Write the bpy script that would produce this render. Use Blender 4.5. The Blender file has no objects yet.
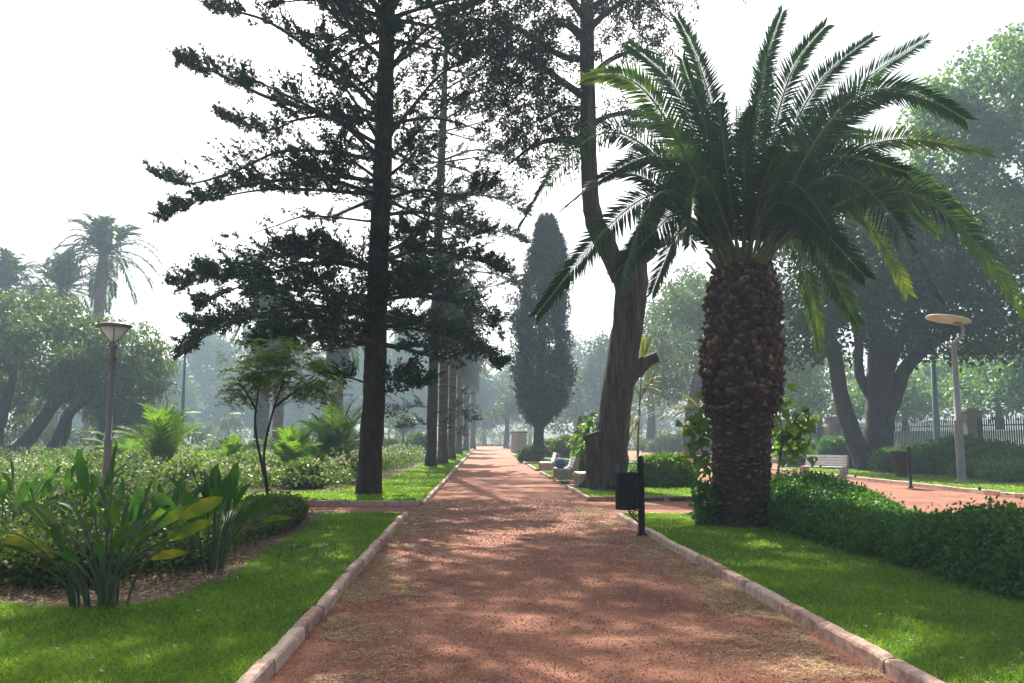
import bpy, math, numpy as np
from mathutils import Vector, noise as mnoise
sc = bpy.context.scene
COL = sc.collection
rng = np.random.default_rng(7)
R = math.radians

# ------------------------------------------------------------------ camera, sky, sun, exposure
FPX = 850.0
YAW = math.atan((512 - 476) / FPX); PITCH = math.atan((437 - 341.5) / FPX)
cam = bpy.data.cameras.new("camera"); camo = bpy.data.objects.new("camera", cam); COL.objects.link(camo)
cam.sensor_width = 36; cam.lens = FPX / 1024 * 36; cam.clip_start = 0.05; cam.clip_end = 2000
CAM = np.array([0, 0, 1.6])
camo.location = CAM
camo.rotation_euler = (math.pi / 2 + PITCH, 0, -YAW)
sc.camera = camo

SUN_EL, SUN_AZ = R(44), R(-6)          # azimuth measured from +Y towards +X
w = bpy.data.worlds.new("World"); sc.world = w; w.use_nodes = True
nt = w.node_tree; nt.nodes.clear()
sky = nt.nodes.new("ShaderNodeTexSky"); sky.sky_type = 'NISHITA'; sky.sun_disc = False
sky.sun_elevation = SUN_EL; sky.sun_rotation = SUN_AZ; sky.dust_density = 4.0; sky.air_density = 1.0; sky.ozone_density = 1.0
hs = nt.nodes.new("ShaderNodeHueSaturation"); hs.inputs['Saturation'].default_value = 0.55
bg = nt.nodes.new("ShaderNodeBackground"); bg.inputs['Strength'].default_value = 0.07
out = nt.nodes.new("ShaderNodeOutputWorld")
nt.links.new(sky.outputs[0], hs.inputs['Color']); nt.links.new(hs.outputs[0], bg.inputs['Color']); nt.links.new(bg.outputs[0], out.inputs['Surface'])
sl = bpy.data.lights.new("sun", 'SUN'); sl.energy = 5.0; sl.angle = R(0.53); sl.color = (1.0, 0.93, 0.80)
so = bpy.data.objects.new("sun", sl); COL.objects.link(so)
sdir = Vector((math.sin(SUN_AZ) * math.cos(SUN_EL), math.cos(SUN_AZ) * math.cos(SUN_EL), math.sin(SUN_EL)))
so.rotation_euler = sdir.to_track_quat('Z', 'Y').to_euler(); so.location = (0, 30, 60)
sc.view_settings.view_transform = 'Standard'; sc.view_settings.look = 'None'
sc.view_settings.exposure = 1.6; sc.view_settings.gamma = 1.0; sc.view_settings.use_curve_mapping = False
cy = sc.cycles
cy.use_denoising = True; cy.max_bounces = 8; cy.transmission_bounces = 6; cy.diffuse_bounces = 3; cy.volume_bounces = 1
cy.use_adaptive_sampling = True; cy.adaptive_threshold = 0.02; cy.sample_clamp_indirect = 6

# ------------------------------------------------------------------ surveying helpers
_F = np.array([math.sin(YAW) * math.cos(PITCH), math.cos(YAW) * math.cos(PITCH), math.sin(PITCH)])
_R = np.array([math.cos(YAW), -math.sin(YAW), 0]); _U = np.cross(_R, _F)
def ray(x, y): return _F * FPX + _R * (x - 512) + _U * (341.5 - y)
def at(x, y, Y):
    d = ray(x, y); return CAM + d * (Y / d[1])

# ------------------------------------------------------------------ mesh helpers
def nrm(a): return a / np.maximum(np.linalg.norm(a, axis=-1, keepdims=True), 1e-9)
class MB:
    def __init__(s): s.v = []; s.f = []; s.t = []; s.n = 0; s.sm = []
    def add(s, V, F, t=None, smooth=False):
        V = np.asarray(V, float).reshape(-1, 3); F = np.asarray(F, int)
        s.v.append(V); s.f.append(F + s.n); s.n += len(V); s.sm.append(smooth)
        s.t.append(np.zeros(len(V)) if t is None else np.broadcast_to(np.asarray(t, float), (len(V),)))
        return s
    def box(s, c, d, rz=0, t=None, bev=0.0, rx=0.0):
        c = np.array(c, float); h = np.array(d, float) / 2
        if bev > 0:
            V = []
            b = min(bev, h.min() * .9)
            for sx in (-1, 1):
                for sy in (-1, 1):
                    for sz in (-1, 1):
                        for ax in range(3):
                            p = h - b; p = p.copy(); p[ax] = h[ax]; V.append(p * (sx, sy, sz))
            V = np.array(V)
            idx = lambda sx, sy, sz, ax: ((sx * 2 + sy) * 2 + sz) * 3 + ax
            F4 = []; F3 = []
            for ax in range(3):
                o = [a for a in range(3) if a != ax]
                for sg in (0, 1):
                    q = []
                    for a, b2 in ((0, 0), (1, 0), (1, 1), (0, 1)):
                        k = [0, 0, 0]; k[ax] = sg; k[o[0]] = a; k[o[1]] = b2; q.append(idx(*k, ax))
                    flip = (sg == 0) ^ (ax == 1)
                    F4.append(q[::-1] if flip else q)
            for ax in range(3):
                o = [a for a in range(3) if a != ax]
                for a in (0, 1):
                    for b2 in (0, 1):
                        k0 = [0, 0, 0]; k0[o[0]] = a; k0[o[1]] = b2; k1 = list(k0); k1[ax] = 1
                        F4.append([idx(*k0, o[0]), idx(*k1, o[0]), idx(*k1, o[1]), idx(*k0, o[1])])
            for sx in (0, 1):
                for sy in (0, 1):
                    for sz in (0, 1): F3.append([idx(sx, sy, sz, 0), idx(sx, sy, sz, 1), idx(sx, sy, sz, 2)])
        else:
            V = np.array([[x, y, z] for x in (-1, 1) for y in (-1, 1) for z in (-1, 1)], float) * h
            F4 = [[0, 1, 3, 2], [4, 6, 7, 5], [0, 4, 5, 1], [2, 3, 7, 6], [0, 2, 6, 4], [1, 5, 7, 3]]; F3 = []
        if rx:
            cr, sr = math.cos(rx), math.sin(rx); V = np.stack([V[:, 0], V[:, 1] * cr - V[:, 2] * sr, V[:, 1] * sr + V[:, 2] * cr], 1)
        cr, sr = math.cos(rz), math.sin(rz)
        V = np.stack([V[:, 0] * cr - V[:, 1] * sr, V[:, 0] * sr + V[:, 1] * cr, V[:, 2]], 1) + c
        n0 = s.n
        s.add(V, F4, t)
        if len(F3): s.f.append(np.array(F3) + n0); s.sm.append(False)
        return s
    def tube(s, pts, rad, n=10, t=0.0, cap=True, rough=0.0, seed=0, lobes=0.0):
        P = np.asarray(pts, float); m = len(P); rad = np.broadcast_to(np.asarray(rad, float), (m,))
        T = nrm(np.gradient(P, axis=0)); up = np.array([1., 0, 0]) if abs(T[0][0]) < .9 else np.array([0, 1., 0])
        N = nrm(up - T[0] * (up @ T[0])); V = []
        a = np.arange(n) / n * 2 * math.pi
        for i in range(m):
            N = nrm(N - T[i] * (N @ T[i])); B = np.cross(T[i], N)
            rr = np.full(n, rad[i])
            if lobes: rr = rr * (1 + lobes * np.sin(a * 3 + seed) * .5 + lobes * .7 * np.sin(a * 5 + seed * 2 + i * .10) + lobes * .35 * np.sin(a * 9 + i * .16))
            if rough:
                rr = rr * np.array([1 + rough * mnoise.noise(Vector((math.cos(q) * 1.7 + seed, math.sin(q) * 1.7, i * .45 + seed))) for q in a])
            V.append(P[i] + (np.cos(a) * rr)[:, None] * N + (np.sin(a) * rr)[:, None] * B)
        V = np.concatenate(V)
        i, j = np.meshgrid(np.arange(m - 1), np.arange(n), indexing='ij'); j2 = (j + 1) % n
        F = np.stack([i * n + j, i * n + j2, (i + 1) * n + j2, (i + 1) * n + j], -1).reshape(-1, 4)
        n0 = s.n; s.add(V, F, t, True)
        if cap:
            c0 = s.n; s.add(np.array([P[0], P[-1]]), np.zeros((0, 3), int), t if np.isscalar(t) else 0.0)
            k = np.arange(n); k2 = (k + 1) % n
            s.f.append(np.stack([n0 + k2, n0 + k, np.full(n, c0)], 1)); s.sm.append(False)
            s.f.append(np.stack([n0 + (m - 1) * n + k, n0 + (m - 1) * n + k2, np.full(n, c0 + 1)], 1)); s.sm.append(False)
        return s
    def lathe(s, prof, n=24, c=(0, 0, 0), t=0.0):
        a = np.arange(n) / n * 2 * math.pi; V = []
        for r, z in prof: V.append(np.stack([np.cos(a) * r + c[0], np.sin(a) * r + c[1], np.full(n, z + c[2])], 1))
        V = np.concatenate(V); m = len(prof)
        i, j = np.meshgrid(np.arange(m - 1), np.arange(n), indexing='ij'); j2 = (j + 1) % n
        s.add(V, np.stack([i * n + j, i * n + j2, (i + 1) * n + j2, (i + 1) * n + j], -1).reshape(-1, 4), t, True); return s
    def prism(s, poly, y0, y1, M=None, t=0.0):
        """poly in (x,z), extruded along y"""
        p = np.array(poly, float); n = len(p)
        V = np.concatenate([np.stack([p[:, 0], np.full(n, y0), p[:, 1]], 1), np.stack([p[:, 0], np.full(n, y1), p[:, 1]], 1)])
        if M is not None: V = V @ M.T
        k = np.arange(n); k2 = (k + 1) % n
        n0 = s.n; s.add(V, np.stack([k, k2, k2 + n, k + n], 1), t)
        s.f.append(np.array([list(range(n))[::-1]]) + n0); s.sm.append(False)
        s.f.append(np.array([list(range(n, 2 * n))]) + n0); s.sm.append(False); return s
    def leaves(s, P, D, L, W, t=None, N=None, wpos=.45):
        """rhombic leaves: base at P, pointing along D"""
        P = np.asarray(P, float); m = len(P)
        if m == 0: return s
        D = nrm(np.asarray(D, float))
        if N is None: N = nrm(rng.normal(size=(m, 3)))
        S = nrm(np.cross(D, N)); L = np.broadcast_to(L, (m,))[:, None]; W = np.broadcast_to(W, (m,))[:, None]
        V = np.stack([P, P + D * L * wpos + S * W / 2, P + D * L, P + D * L * wpos - S * W / 2], 1).reshape(-1, 3)
        t = rng.random(m) if t is None else np.broadcast_to(t, (m,))
        return s.add(V, np.arange(4 * m).reshape(-1, 4), np.repeat(t, 4))
    def build(s, name, mat, parent=None, loc=None, wob=None):
        V = np.concatenate(s.v); T = np.concatenate(s.t)
        me = bpy.data.meshes.new(name)
        me.vertices.add(len(V)); me.vertices.foreach_set('co', V.astype(np.float32).ravel())
        fl = [f for f in s.f if len(f)]; smf = [np.full(len(f), q) for f, q in zip(s.f, s.sm) if len(f)]
        tot = np.concatenate([np.full(len(f), f.shape[1]) for f in fl]); idx = np.concatenate([f.ravel() for f in fl])
        me.loops.add(len(idx)); me.loops.foreach_set('vertex_index', idx.astype(np.int32))
        me.polygons.add(len(tot)); st = np.concatenate([[0], np.cumsum(tot)[:-1]])
        me.polygons.foreach_set('loop_start', st.astype(np.int32)); me.polygons.foreach_set('loop_total', tot.astype(np.int32))
        me.polygons.foreach_set('use_smooth', np.concatenate(smf))
        at_ = me.attributes.new('tint', 'FLOAT', 'POINT'); at_.data.foreach_set('value', T.astype(np.float32))
        me.update(calc_edges=True)
        me.materials.append(mat)
        o = bpy.data.objects.new(name, me); COL.objects.link(o)
        if parent is not None: o.parent = parent
        if loc is not None: o.location = loc
        return o
def tag(o, label=None, cat=None, group=None, kind=None):
    if label: o['label'] = label
    if cat: o['category'] = cat
    if group: o['group'] = group
    if kind: o['kind'] = kind
    return o
def empty(name, loc, label=None, cat=None, group=None, rz=0):
    o = bpy.data.objects.new(name, None); COL.objects.link(o); o.location = loc; o.rotation_euler = (0, 0, rz); o.empty_display_size = .2
    return tag(o, label, cat, group)
def copy_tree(o, parent=None):
    c = o.copy(); COL.objects.link(c)
    if parent: c.parent = parent
    for ch in [q for q in bpy.data.objects if q.parent == o]: copy_tree(ch, c)
    return c
def bez(p0, pm, p1, n=14):
    p0, pm, p1 = map(lambda q: np.asarray(q, float), (p0, pm, p1)); c = 2 * pm - .5 * (p0 + p1)
    u = np.linspace(0, 1, n)[:, None]; return (1 - u) ** 2 * p0 + 2 * u * (1 - u) * c + u * u * p1
def spline(P, n=6):
    P = np.asarray(P, float)
    if len(P) < 3:
        u = np.linspace(0, 1, n + 1)[:, None]; return P[0] * (1 - u) + P[-1] * u
    Q = np.concatenate([[2 * P[0] - P[1]], P, [2 * P[-1] - P[-2]]]); o = []
    for i in range(1, len(Q) - 2):
        for k in range(n):
            u = k / n; a, b, c, d = Q[i - 1], Q[i], Q[i + 1], Q[i + 2]
            o.append(.5 * (2 * b + (c - a) * u + (2 * a - 5 * b + 4 * c - d) * u * u + (3 * b - a - 3 * c + d) * u ** 3))
    o.append(P[-1]); return np.array(o)
def lerp_r(r, m): return np.interp(np.linspace(0, 1, m), np.linspace(0, 1, len(r)), r)

# ------------------------------------------------------------------ materials
def newmat(name):
    m = bpy.data.materials.new(name); m.use_nodes = True; t = m.node_tree; t.nodes.clear()
    o = t.nodes.new("ShaderNodeOutputMaterial"); return m, t, o
def nd(t, kind, **kw):
    n = t.nodes.new(kind)
    for k, v in kw.items():
        if k in n.inputs.keys(): n.inputs[k].default_value = v
        else: setattr(n, k, v)
    return n
def ramp(t, fac, stops):
    r = t.nodes.new("ShaderNodeValToRGB"); e = r.color_ramp.elements
    while len(e) < len(stops): e.new(.5)
    for q, (p, c) in zip(e, stops): q.position = p; q.color = (*c, 1)
    t.links.new(fac, r.inputs[0]); return r.outputs[0]
def leaf_mat(name, stops, trans=.4, tcol=1.6, rough=.45, spec=.3, nscale=2.0):
    m, t, o = newmat(name)
    a = nd(t, "ShaderNodeAttribute", attribute_name='tint')
    tc = nd(t, "ShaderNodeTexCoord"); no = nd(t, "ShaderNodeTexNoise", Scale=nscale, Detail=2.0); t.links.new(tc.outputs['Object'], no.inputs['Vector'])
    mx = nd(t, "ShaderNodeMath", operation='MULTIPLY_ADD'); mx.inputs[1].default_value = .6; t.links.new(no.outputs[0], mx.inputs[0])
    m2 = nd(t, "ShaderNodeMath", operation='MULTIPLY'); m2.inputs[1].default_value = .55; t.links.new(a.outputs['Fac'], m2.inputs[0]); t.links.new(m2.outputs[0], mx.inputs[2])
    c = ramp(t, mx.outputs[0], stops)
    p = nd(t, "ShaderNodeBsdfPrincipled", Roughness=rough); p.inputs['Specular IOR Level'].default_value = spec; t.links.new(c, p.inputs['Base Color'])
    if trans > 0:
        h = nd(t, "ShaderNodeMix", data_type='RGBA', blend_type='MULTIPLY'); h.inputs[0].default_value = 1
        t.links.new(c, h.inputs[6]); h.inputs[7].default_value = (tcol * 1.15, tcol * 1.1, tcol * .5, 1)
        tr = nd(t, "ShaderNodeBsdfTranslucent"); t.links.new(h.outputs[2], tr.inputs['Color'])
        mi = nd(t, "ShaderNodeMixShader"); mi.inputs[0].default_value = trans
        t.links.new(p.outputs[0], mi.inputs[1]); t.links.new(tr.outputs[0], mi.inputs[2]); t.links.new(mi.outputs[0], o.inputs['Surface'])
    else: t.links.new(p.outputs[0], o.inputs['Surface'])
    return m
def surf_mat(name, stops, scale=(8, 8, 8), detail=6, rough=.85, bump=.3, bdist=.02, tintw=0.0, spec=.3, metallic=0.0, noise2=0.0):
    m, t, o = newmat(name)
    tc = nd(t, "ShaderNodeTexCoord"); mp = nd(t, "ShaderNodeMapping"); mp.inputs['Scale'].default_value = scale
    t.links.new(tc.outputs['Object'], mp.inputs[0])
    no = nd(t, "ShaderNodeTexNoise", Scale=1.0, Detail=float(detail), Roughness=.65); t.links.new(mp.outputs[0], no.inputs['Vector'])
    f = no.outputs[0]
    if tintw:
        a = nd(t, "ShaderNodeAttribute", attribute_name='tint'); q = nd(t, "ShaderNodeMath", operation='MULTIPLY_ADD'); q.inputs[1].default_value = tintw
        t.links.new(a.outputs['Fac'], q.inputs[0]); t.links.new(f, q.inputs[2]); f = q.outputs[0]
    c = ramp(t, f, stops)
    p = nd(t, "ShaderNodeBsdfPrincipled", Roughness=rough, Metallic=metallic); p.inputs['Specular IOR Level'].default_value = spec
    t.links.new(c, p.inputs['Base Color'])
    if bump:
        b = nd(t, "ShaderNodeBump", Strength=bump, Distance=bdist); t.links.new(no.outputs[0], b.inputs['Height']); t.links.new(b.outputs[0], p.inputs['Normal'])
    t.links.new(p.outputs[0], o.inputs['Surface']); return m

def gravel_mat():
    m, t, o = newmat("red_gravel")
    tc = nd(t, "ShaderNodeTexCoord")
    n1 = nd(t, "ShaderNodeTexNoise", Scale=55.0, Detail=8.0, Roughness=.75); n2 = nd(t, "ShaderNodeTexNoise", Scale=.9, Detail=5.0, Roughness=.6)
    n3 = nd(t, "ShaderNodeTexNoise", Scale=7.0, Detail=4.0, Roughness=.6); vo = nd(t, "ShaderNodeTexVoronoi", Scale=90.0)
    for n in (n1, n2, n3, vo): t.links.new(tc.outputs['Object'], n.inputs['Vector'])
    c1 = ramp(t, n1.outputs[0], [(.30, (.12, .046, .028)), (.5, (.335, .130, .074)), (.68, (.46, .24, .15)), (.8, (.55, .36, .26))])
    c2 = ramp(t, n2.outputs[0], [(.35, (.62, .55, .55)), (.55, (1, 1, 1)), (.7, (1.12, 1.1, 1.05))])
    mx = nd(t, "ShaderNodeMix", data_type='RGBA', blend_type='MULTIPLY'); mx.inputs[0].default_value = .9
    t.links.new(c1, mx.inputs[6]); t.links.new(c2, mx.inputs[7])
    c3 = ramp(t, n3.outputs[0], [(.40, (.75, .72, .7)), (.6, (1.05, 1.05, 1.05))])
    m2 = nd(t, "ShaderNodeMix", data_type='RGBA', blend_type='MULTIPLY'); m2.inputs[0].default_value = .7
    t.links.new(mx.outputs[2], m2.inputs[6]); t.links.new(c3, m2.inputs[7])
    p = nd(t, "ShaderNodeBsdfPrincipled", Roughness=.85); p.inputs['Specular IOR Level'].default_value = .22; t.links.new(m2.outputs[2], p.inputs['Base Color'])
    ad = nd(t, "ShaderNodeMath", operation='ADD'); t.links.new(n1.outputs[0], ad.inputs[0]); t.links.new(vo.outputs['Distance'], ad.inputs[1])
    b = nd(t, "ShaderNodeBump", Strength=.9, Distance=.015); t.links.new(ad.outputs[0], b.inputs['Height'])
    b2 = nd(t, "ShaderNodeBump", Strength=.5, Distance=.05); t.links.new(n3.outputs[0], b2.inputs['Height']); t.links.new(b.outputs[0], b2.inputs['Normal'])
    t.links.new(b2.outputs[0], p.inputs['Normal']); t.links.new(p.outputs[0], o.inputs['Surface']); return m

M = {}
M['gravel'] = gravel_mat()
M['turf'] = surf_mat("turf_soil", [(.3, (.018, .045, .008)), (.6, (.045, .105, .016)), (.8, (.06, .12, .022))], (9, 9, 9), rough=.95, bump=.6, bdist=.03)
M['soil'] = surf_mat("bed_soil", [(.3, (.05, .03, .02)), (.55, (.12, .075, .05)), (.75, (.25, .19, .13))], (12, 12, 12), rough=1, bump=.8, bdist=.03)
M['far_ground'] = surf_mat("far_ground", [(.35, (.04, .07, .02)), (.55, (.09, .12, .04)), (.75, (.20, .16, .09))], (.25, .25, .25), rough=1, bump=0)
M['kerb'] = surf_mat("kerb_stone", [(.3, (.14, .075, .058)), (.5, (.33, .19, .15)), (.72, (.52, .38, .31))], (10, 10, 10), bump=.5, bdist=.01, tintw=.25)
M['grass'] = leaf_mat("grass_blade", [(.2, (.058, .13, .012)), (.55, (.14, .26, .024)), (.85, (.25, .33, .05)), (1.0, (.34, .33, .12))], .5, 1.5, .4, .25, .6)
M['straw'] = leaf_mat("dry_straw", [(.2, (.20, .13, .07)), (.6, (.42, .31, .17)), (1, (.58, .49, .32))], .2, 1.0, .7, .2)
M['pebble'] = surf_mat("pebble", [(.3, (.15, .065, .042)), (.6, (.30, .135, .085)), (.85, (.40, .23, .155)), (1.0, (.6, .46, .36))], (3, 3, 3), bump=0, tintw=.6)
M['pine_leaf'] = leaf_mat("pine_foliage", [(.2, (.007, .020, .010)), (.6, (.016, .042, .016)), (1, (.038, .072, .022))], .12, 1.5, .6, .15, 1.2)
M['pine_bark'] = surf_mat("pine_bark", [(.3, (.014, .010, .009)), (.55, (.045, .031, .028)), (.8, (.09, .065, .058))], (7, 7, 2.2), bump=.8, bdist=.04)
M['mac_bark'] = surf_mat("cypress_bark", [(.3, (.016, .012, .010)), (.5, (.062, .047, .039)), (.72, (.14, .11, .092))], (11, 11, .9), detail=8, bump=1.0, bdist=.10)
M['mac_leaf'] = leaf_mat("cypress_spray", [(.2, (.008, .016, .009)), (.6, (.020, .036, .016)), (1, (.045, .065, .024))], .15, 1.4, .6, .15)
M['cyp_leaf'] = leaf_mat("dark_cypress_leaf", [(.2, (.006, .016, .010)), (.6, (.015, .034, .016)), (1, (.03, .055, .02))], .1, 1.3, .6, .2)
M['palm_leaf'] = leaf_mat("palm_leaflet", [(.15, (.008, .028, .016)), (.5, (.018, .052, .020)), (.75, (.050, .10, .022)), (1.0, (.20, .22, .035))], .32, 1.7, .45, .25)
M['palm_rib'] = surf_mat("palm_rib", [(.2, (.06, .085, .025)), (.6, (.12, .145, .045)), (.9, (.24, .22, .08))], (5, 5, 5), rough=.5, bump=0)
M['palm_dead'] = leaf_mat("dead_palm_leaf", [(.2, (.05, .045, .038)), (.6, (.11, .095, .075)), (1, (.19, .16, .11))], .25, 1.2, .7, .2)
M['palm_trunk'] = surf_mat("palm_boots", [(.3, (.014, .008, .005)), (.55, (.056, .030, .020)), (.78, (.125, .072, .046)), (1.0, (.30, .20, .135))], (9, 9, 14), bump=.8, bdist=.05, tintw=.42)
M['fan_trunk'] = surf_mat("fan_palm_trunk", [(.3, (.055, .04, .033)), (.55, (.12, .092, .075)), (.8, (.19, .15, .12))], (2, 2, 9), bump=.6, bdist=.05)
M['red_trunk'] = surf_mat("ruddy_palm_trunk", [(.3, (.09, .045, .032)), (.55, (.19, .10, .072)), (.8, (.28, .17, .12))], (2, 2, 7), bump=.6, bdist=.05)
M['young_leaf'] = leaf_mat("young_tree_leaf", [(.2, (.05, .105, .015)), (.55, (.11, .19, .028)), (1, (.22, .25, .05))], .5, 1.6, .5, .25)
M['yellow_leaf'] = leaf_mat("yellowish_feather_leaf", [(.2, (.06, .09, .015)), (.6, (.12, .15, .03)), (1, (.20, .20, .05))], .4, 1.4, .5, .25)
M['lime_leaf'] = leaf_mat("broad_soft_leaf", [(.2, (.03, .085, .014)), (.6, (.07, .15, .022)), (1, (.16, .22, .035))], .5, 1.6, .4, .35)
M['strel_leaf'] = leaf_mat("paddle_leaf", [(.1, (.012, .045, .012)), (.5, (.028, .085, .018)), (.75, (.09, .14, .02)), (1.0, (.40, .31, .025))], .42, 1.6, .5, .25, 6.0)
M['strel_stalk'] = surf_mat("paddle_stalk", [(.3, (.035, .06, .028)), (.7, (.085, .125, .06))], (6, 6, 3), rough=.6, bump=0)
M['hedge_leaf'] = leaf_mat("hedge_leaf", [(.2, (.016, .065, .010)), (.55, (.040, .13, .018)), (.85, (.075, .175, .026)), (1.0, (.26, .24, .03))], .3, 1.5, .55, .2, 1.0)
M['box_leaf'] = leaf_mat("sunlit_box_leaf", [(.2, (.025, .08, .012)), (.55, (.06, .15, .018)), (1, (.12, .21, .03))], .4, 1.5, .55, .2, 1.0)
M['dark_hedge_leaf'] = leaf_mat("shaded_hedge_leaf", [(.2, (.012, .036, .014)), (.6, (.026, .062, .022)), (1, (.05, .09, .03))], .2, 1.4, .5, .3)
M['bed_leaf'] = leaf_mat("flower_bed_leaf", [(.2, (.03, .072, .022)), (.55, (.07, .13, .036)), (1, (.16, .22, .08))], .42, 1.4, .5, .25, .5)
M['flower'] = leaf_mat("pale_flower", [(.2, (.60, .54, .54)), (.6, (.74, .69, .70)), (1, (.83, .81, .82))], .15, 1.0, .6, .2)
M['violet'] = leaf_mat("violet_flower", [(.2, (.20, .12, .50)), (1, (.34, .22, .70))], .3, 1.0, .6, .2)
M['lantana_leaf'] = leaf_mat("low_cover_leaf", [(.2, (.022, .05, .016)), (.55, (.055, .10, .026)), (1, (.17, .20, .06))], .4, 1.4, .5, .25, 1.0)
M['feather_palm'] = leaf_mat("young_palm_leaflet", [(.2, (.05, .12, .02)), (.6, (.10, .20, .03)), (1, (.20, .25, .05))], .4, 1.5, .65, .08)
M['pepper_leaf'] = leaf_mat("pepper_tree_leaf", [(.2, (.032, .066, .024)), (.55, (.062, .112, .036)), (1, (.12, .175, .058))], .3, 1.5, .5, .25, .35)
M['pepper_bark'] = surf_mat("dark_bark", [(.3, (.012, .010, .009)), (.6, (.035, .028, .025)), (.8, (.07, .056, .05))], (6, 6, 2), bump=.8, bdist=.05)
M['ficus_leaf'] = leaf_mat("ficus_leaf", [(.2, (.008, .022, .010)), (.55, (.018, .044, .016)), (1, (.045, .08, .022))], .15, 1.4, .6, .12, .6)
M['tall_leaf'] = leaf_mat("tall_tree_leaf", [(.2, (.030, .085, .020)), (.55, (.065, .15, .030)), (1, (.14, .23, .05))], .4, 1.5, .45, .3, .4)
M['mid_leaf'] = leaf_mat("mid_tree_leaf", [(.2, (.028, .060, .020)), (.55, (.060, .105, .030)), (1, (.12, .16, .045))], .32, 1.4, .5, .25, .3)
M['far_leaf'] = leaf_mat("far_tree_leaf", [(.2, (.030, .055, .024)), (.55, (.055, .090, .034)), (1, (.09, .12, .045))], .3, 1.4, .6, .2, .2)
M['concrete'] = surf_mat("weathered_concrete", [(.3, (.24, .19, .16)), (.55, (.36, .30, .26)), (.8, (.46, .41, .36))], (6, 6, 6), bump=.2, bdist=.01)
M['white_slat'] = surf_mat("white_painted_slat", [(.3, (.45, .43, .40)), (.55, (.66, .64, .60)), (.8, (.76, .74, .70))], (3, 14, 14), bump=.1, bdist=.005, rough=.6)
M['black_metal'] = surf_mat("black_painted_iron", [(.3, (.010, .010, .012)), (.6, (.022, .022, .027)), (.8, (.05, .05, .055))], (9, 9, 9), rough=.7, bump=.15, bdist=.004, spec=.15)
M['post_metal'] = surf_mat("galvanised_post", [(.3, (.10, .105, .11)), (.55, (.16, .168, .175)), (.8, (.23, .24, .25))], (5, 5, 2), rough=.7, bump=.1, bdist=.004)
M['post_grey'] = surf_mat("pale_grey_post", [(.3, (.14, .14, .15)), (.55, (.22, .22, .235)), (.8, (.30, .30, .32))], (5, 5, 2), rough=.5, bump=.1, bdist=.004)
M['lamp_cap'] = surf_mat("brown_lamp_cap", [(.3, (.10, .07, .05)), (.6, (.19, .14, .10))], (6, 6, 6), rough=.5, bump=0)
M['lamp_disc'] = surf_mat("cream_lamp_disc", [(.3, (.62, .56, .49)), (.6, (.78, .72, .64))], (3, 3, 3), rough=.5, bump=0)
M['green_metal'] = surf_mat("green_painted_pole", [(.3, (.02, .07, .065)), (.7, (.04, .12, .11))], (3, 3, 3), rough=.5, bump=0)
M['blue_metal'] = surf_mat("blue_grey_pole", [(.3, (.09, .15, .20)), (.7, (.15, .23, .29))], (3, 3, 3), rough=.5, bump=0)
M['fence_iron'] = surf_mat("fence_iron", [(.3, (.012, .014, .014)), (.7, (.03, .032, .032))], (3, 3, 3), rough=.8, bump=0)
M['white_wall'] = surf_mat("white_render", [(.3, (.62, .62, .62)), (.6, (.74, .74, .75)), (.8, (.80, .80, .80))], (.6, .6, 1.2), rough=.9, bump=.1, bdist=.01)
M['car_white'] = surf_mat("white_car_paint", [(.3, (.66, .67, .69)), (.7, (.74, .75, .77))], (2, 2, 2), rough=.25, bump=0, spec=.6)
M['car_dark'] = surf_mat("dark_car_paint", [(.3, (.03, .035, .045)), (.7, (.05, .055, .07))], (2, 2, 2), rough=.25, bump=0, spec=.6)
M['car_glass'] = surf_mat("car_glass", [(.3, (.02, .025, .03)), (.7, (.04, .05, .06))], (2, 2, 2), rough=.08, bump=0, spec=.8)
M['tyre'] = surf_mat("tyre_rubber", [(.3, (.012, .012, .012)), (.7, (.03, .03, .03))], (9, 9, 9), rough=.8, bump=0)
M['blue_cloth'] = surf_mat("blue_cloth", [(.3, (.04, .09, .20)), (.6, (.09, .17, .33))], (9, 9, 9), rough=.9, bump=.3)
M['white_cloth'] = surf_mat("white_cloth", [(.3, (.60, .62, .66)), (.7, (.78, .79, .80))], (9, 9, 9), rough=.9, bump=.3)
M['grey_wood'] = surf_mat("grey_bare_wood", [(.3, (.09, .08, .08)), (.6, (.18, .165, .16))], (7, 7, 1.5), bump=.6, bdist=.02)
def brick_mat():
    m, t, o = newmat("brown_brick"); tc = nd(t, "ShaderNodeTexCoord"); mp = nd(t, "ShaderNodeMapping"); mp.inputs['Rotation'].default_value = (R(90), 0, 0)
    t.links.new(tc.outputs['Object'], mp.inputs[0])
    b = nd(t, "ShaderNodeTexBrick", Scale=4.0); b.inputs['Color1'].default_value = (.17, .105, .075, 1); b.inputs['Color2'].default_value = (.23, .15, .11, 1); b.inputs['Mortar'].default_value = (.24, .2, .17, 1)
    t.links.new(mp.outputs[0], b.inputs['Vector']); p = nd(t, "ShaderNodeBsdfPrincipled", Roughness=.9); t.links.new(b.outputs[0], p.inputs['Base Color']); t.links.new(p.outputs[0], o.inputs['Surface']); return m
M['brick'] = brick_mat()
def water_mat():
    m, t, o = newmat("puddle_water"); p = nd(t, "ShaderNodeBsdfPrincipled", Roughness=.06); p.inputs['Base Color'].default_value = (.30, .22, .19, 1); p.inputs['Specular IOR Level'].default_value = .9
    t.links.new(p.outputs[0], o.inputs['Surface']); return m
M['puddle'] = water_mat()

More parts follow.
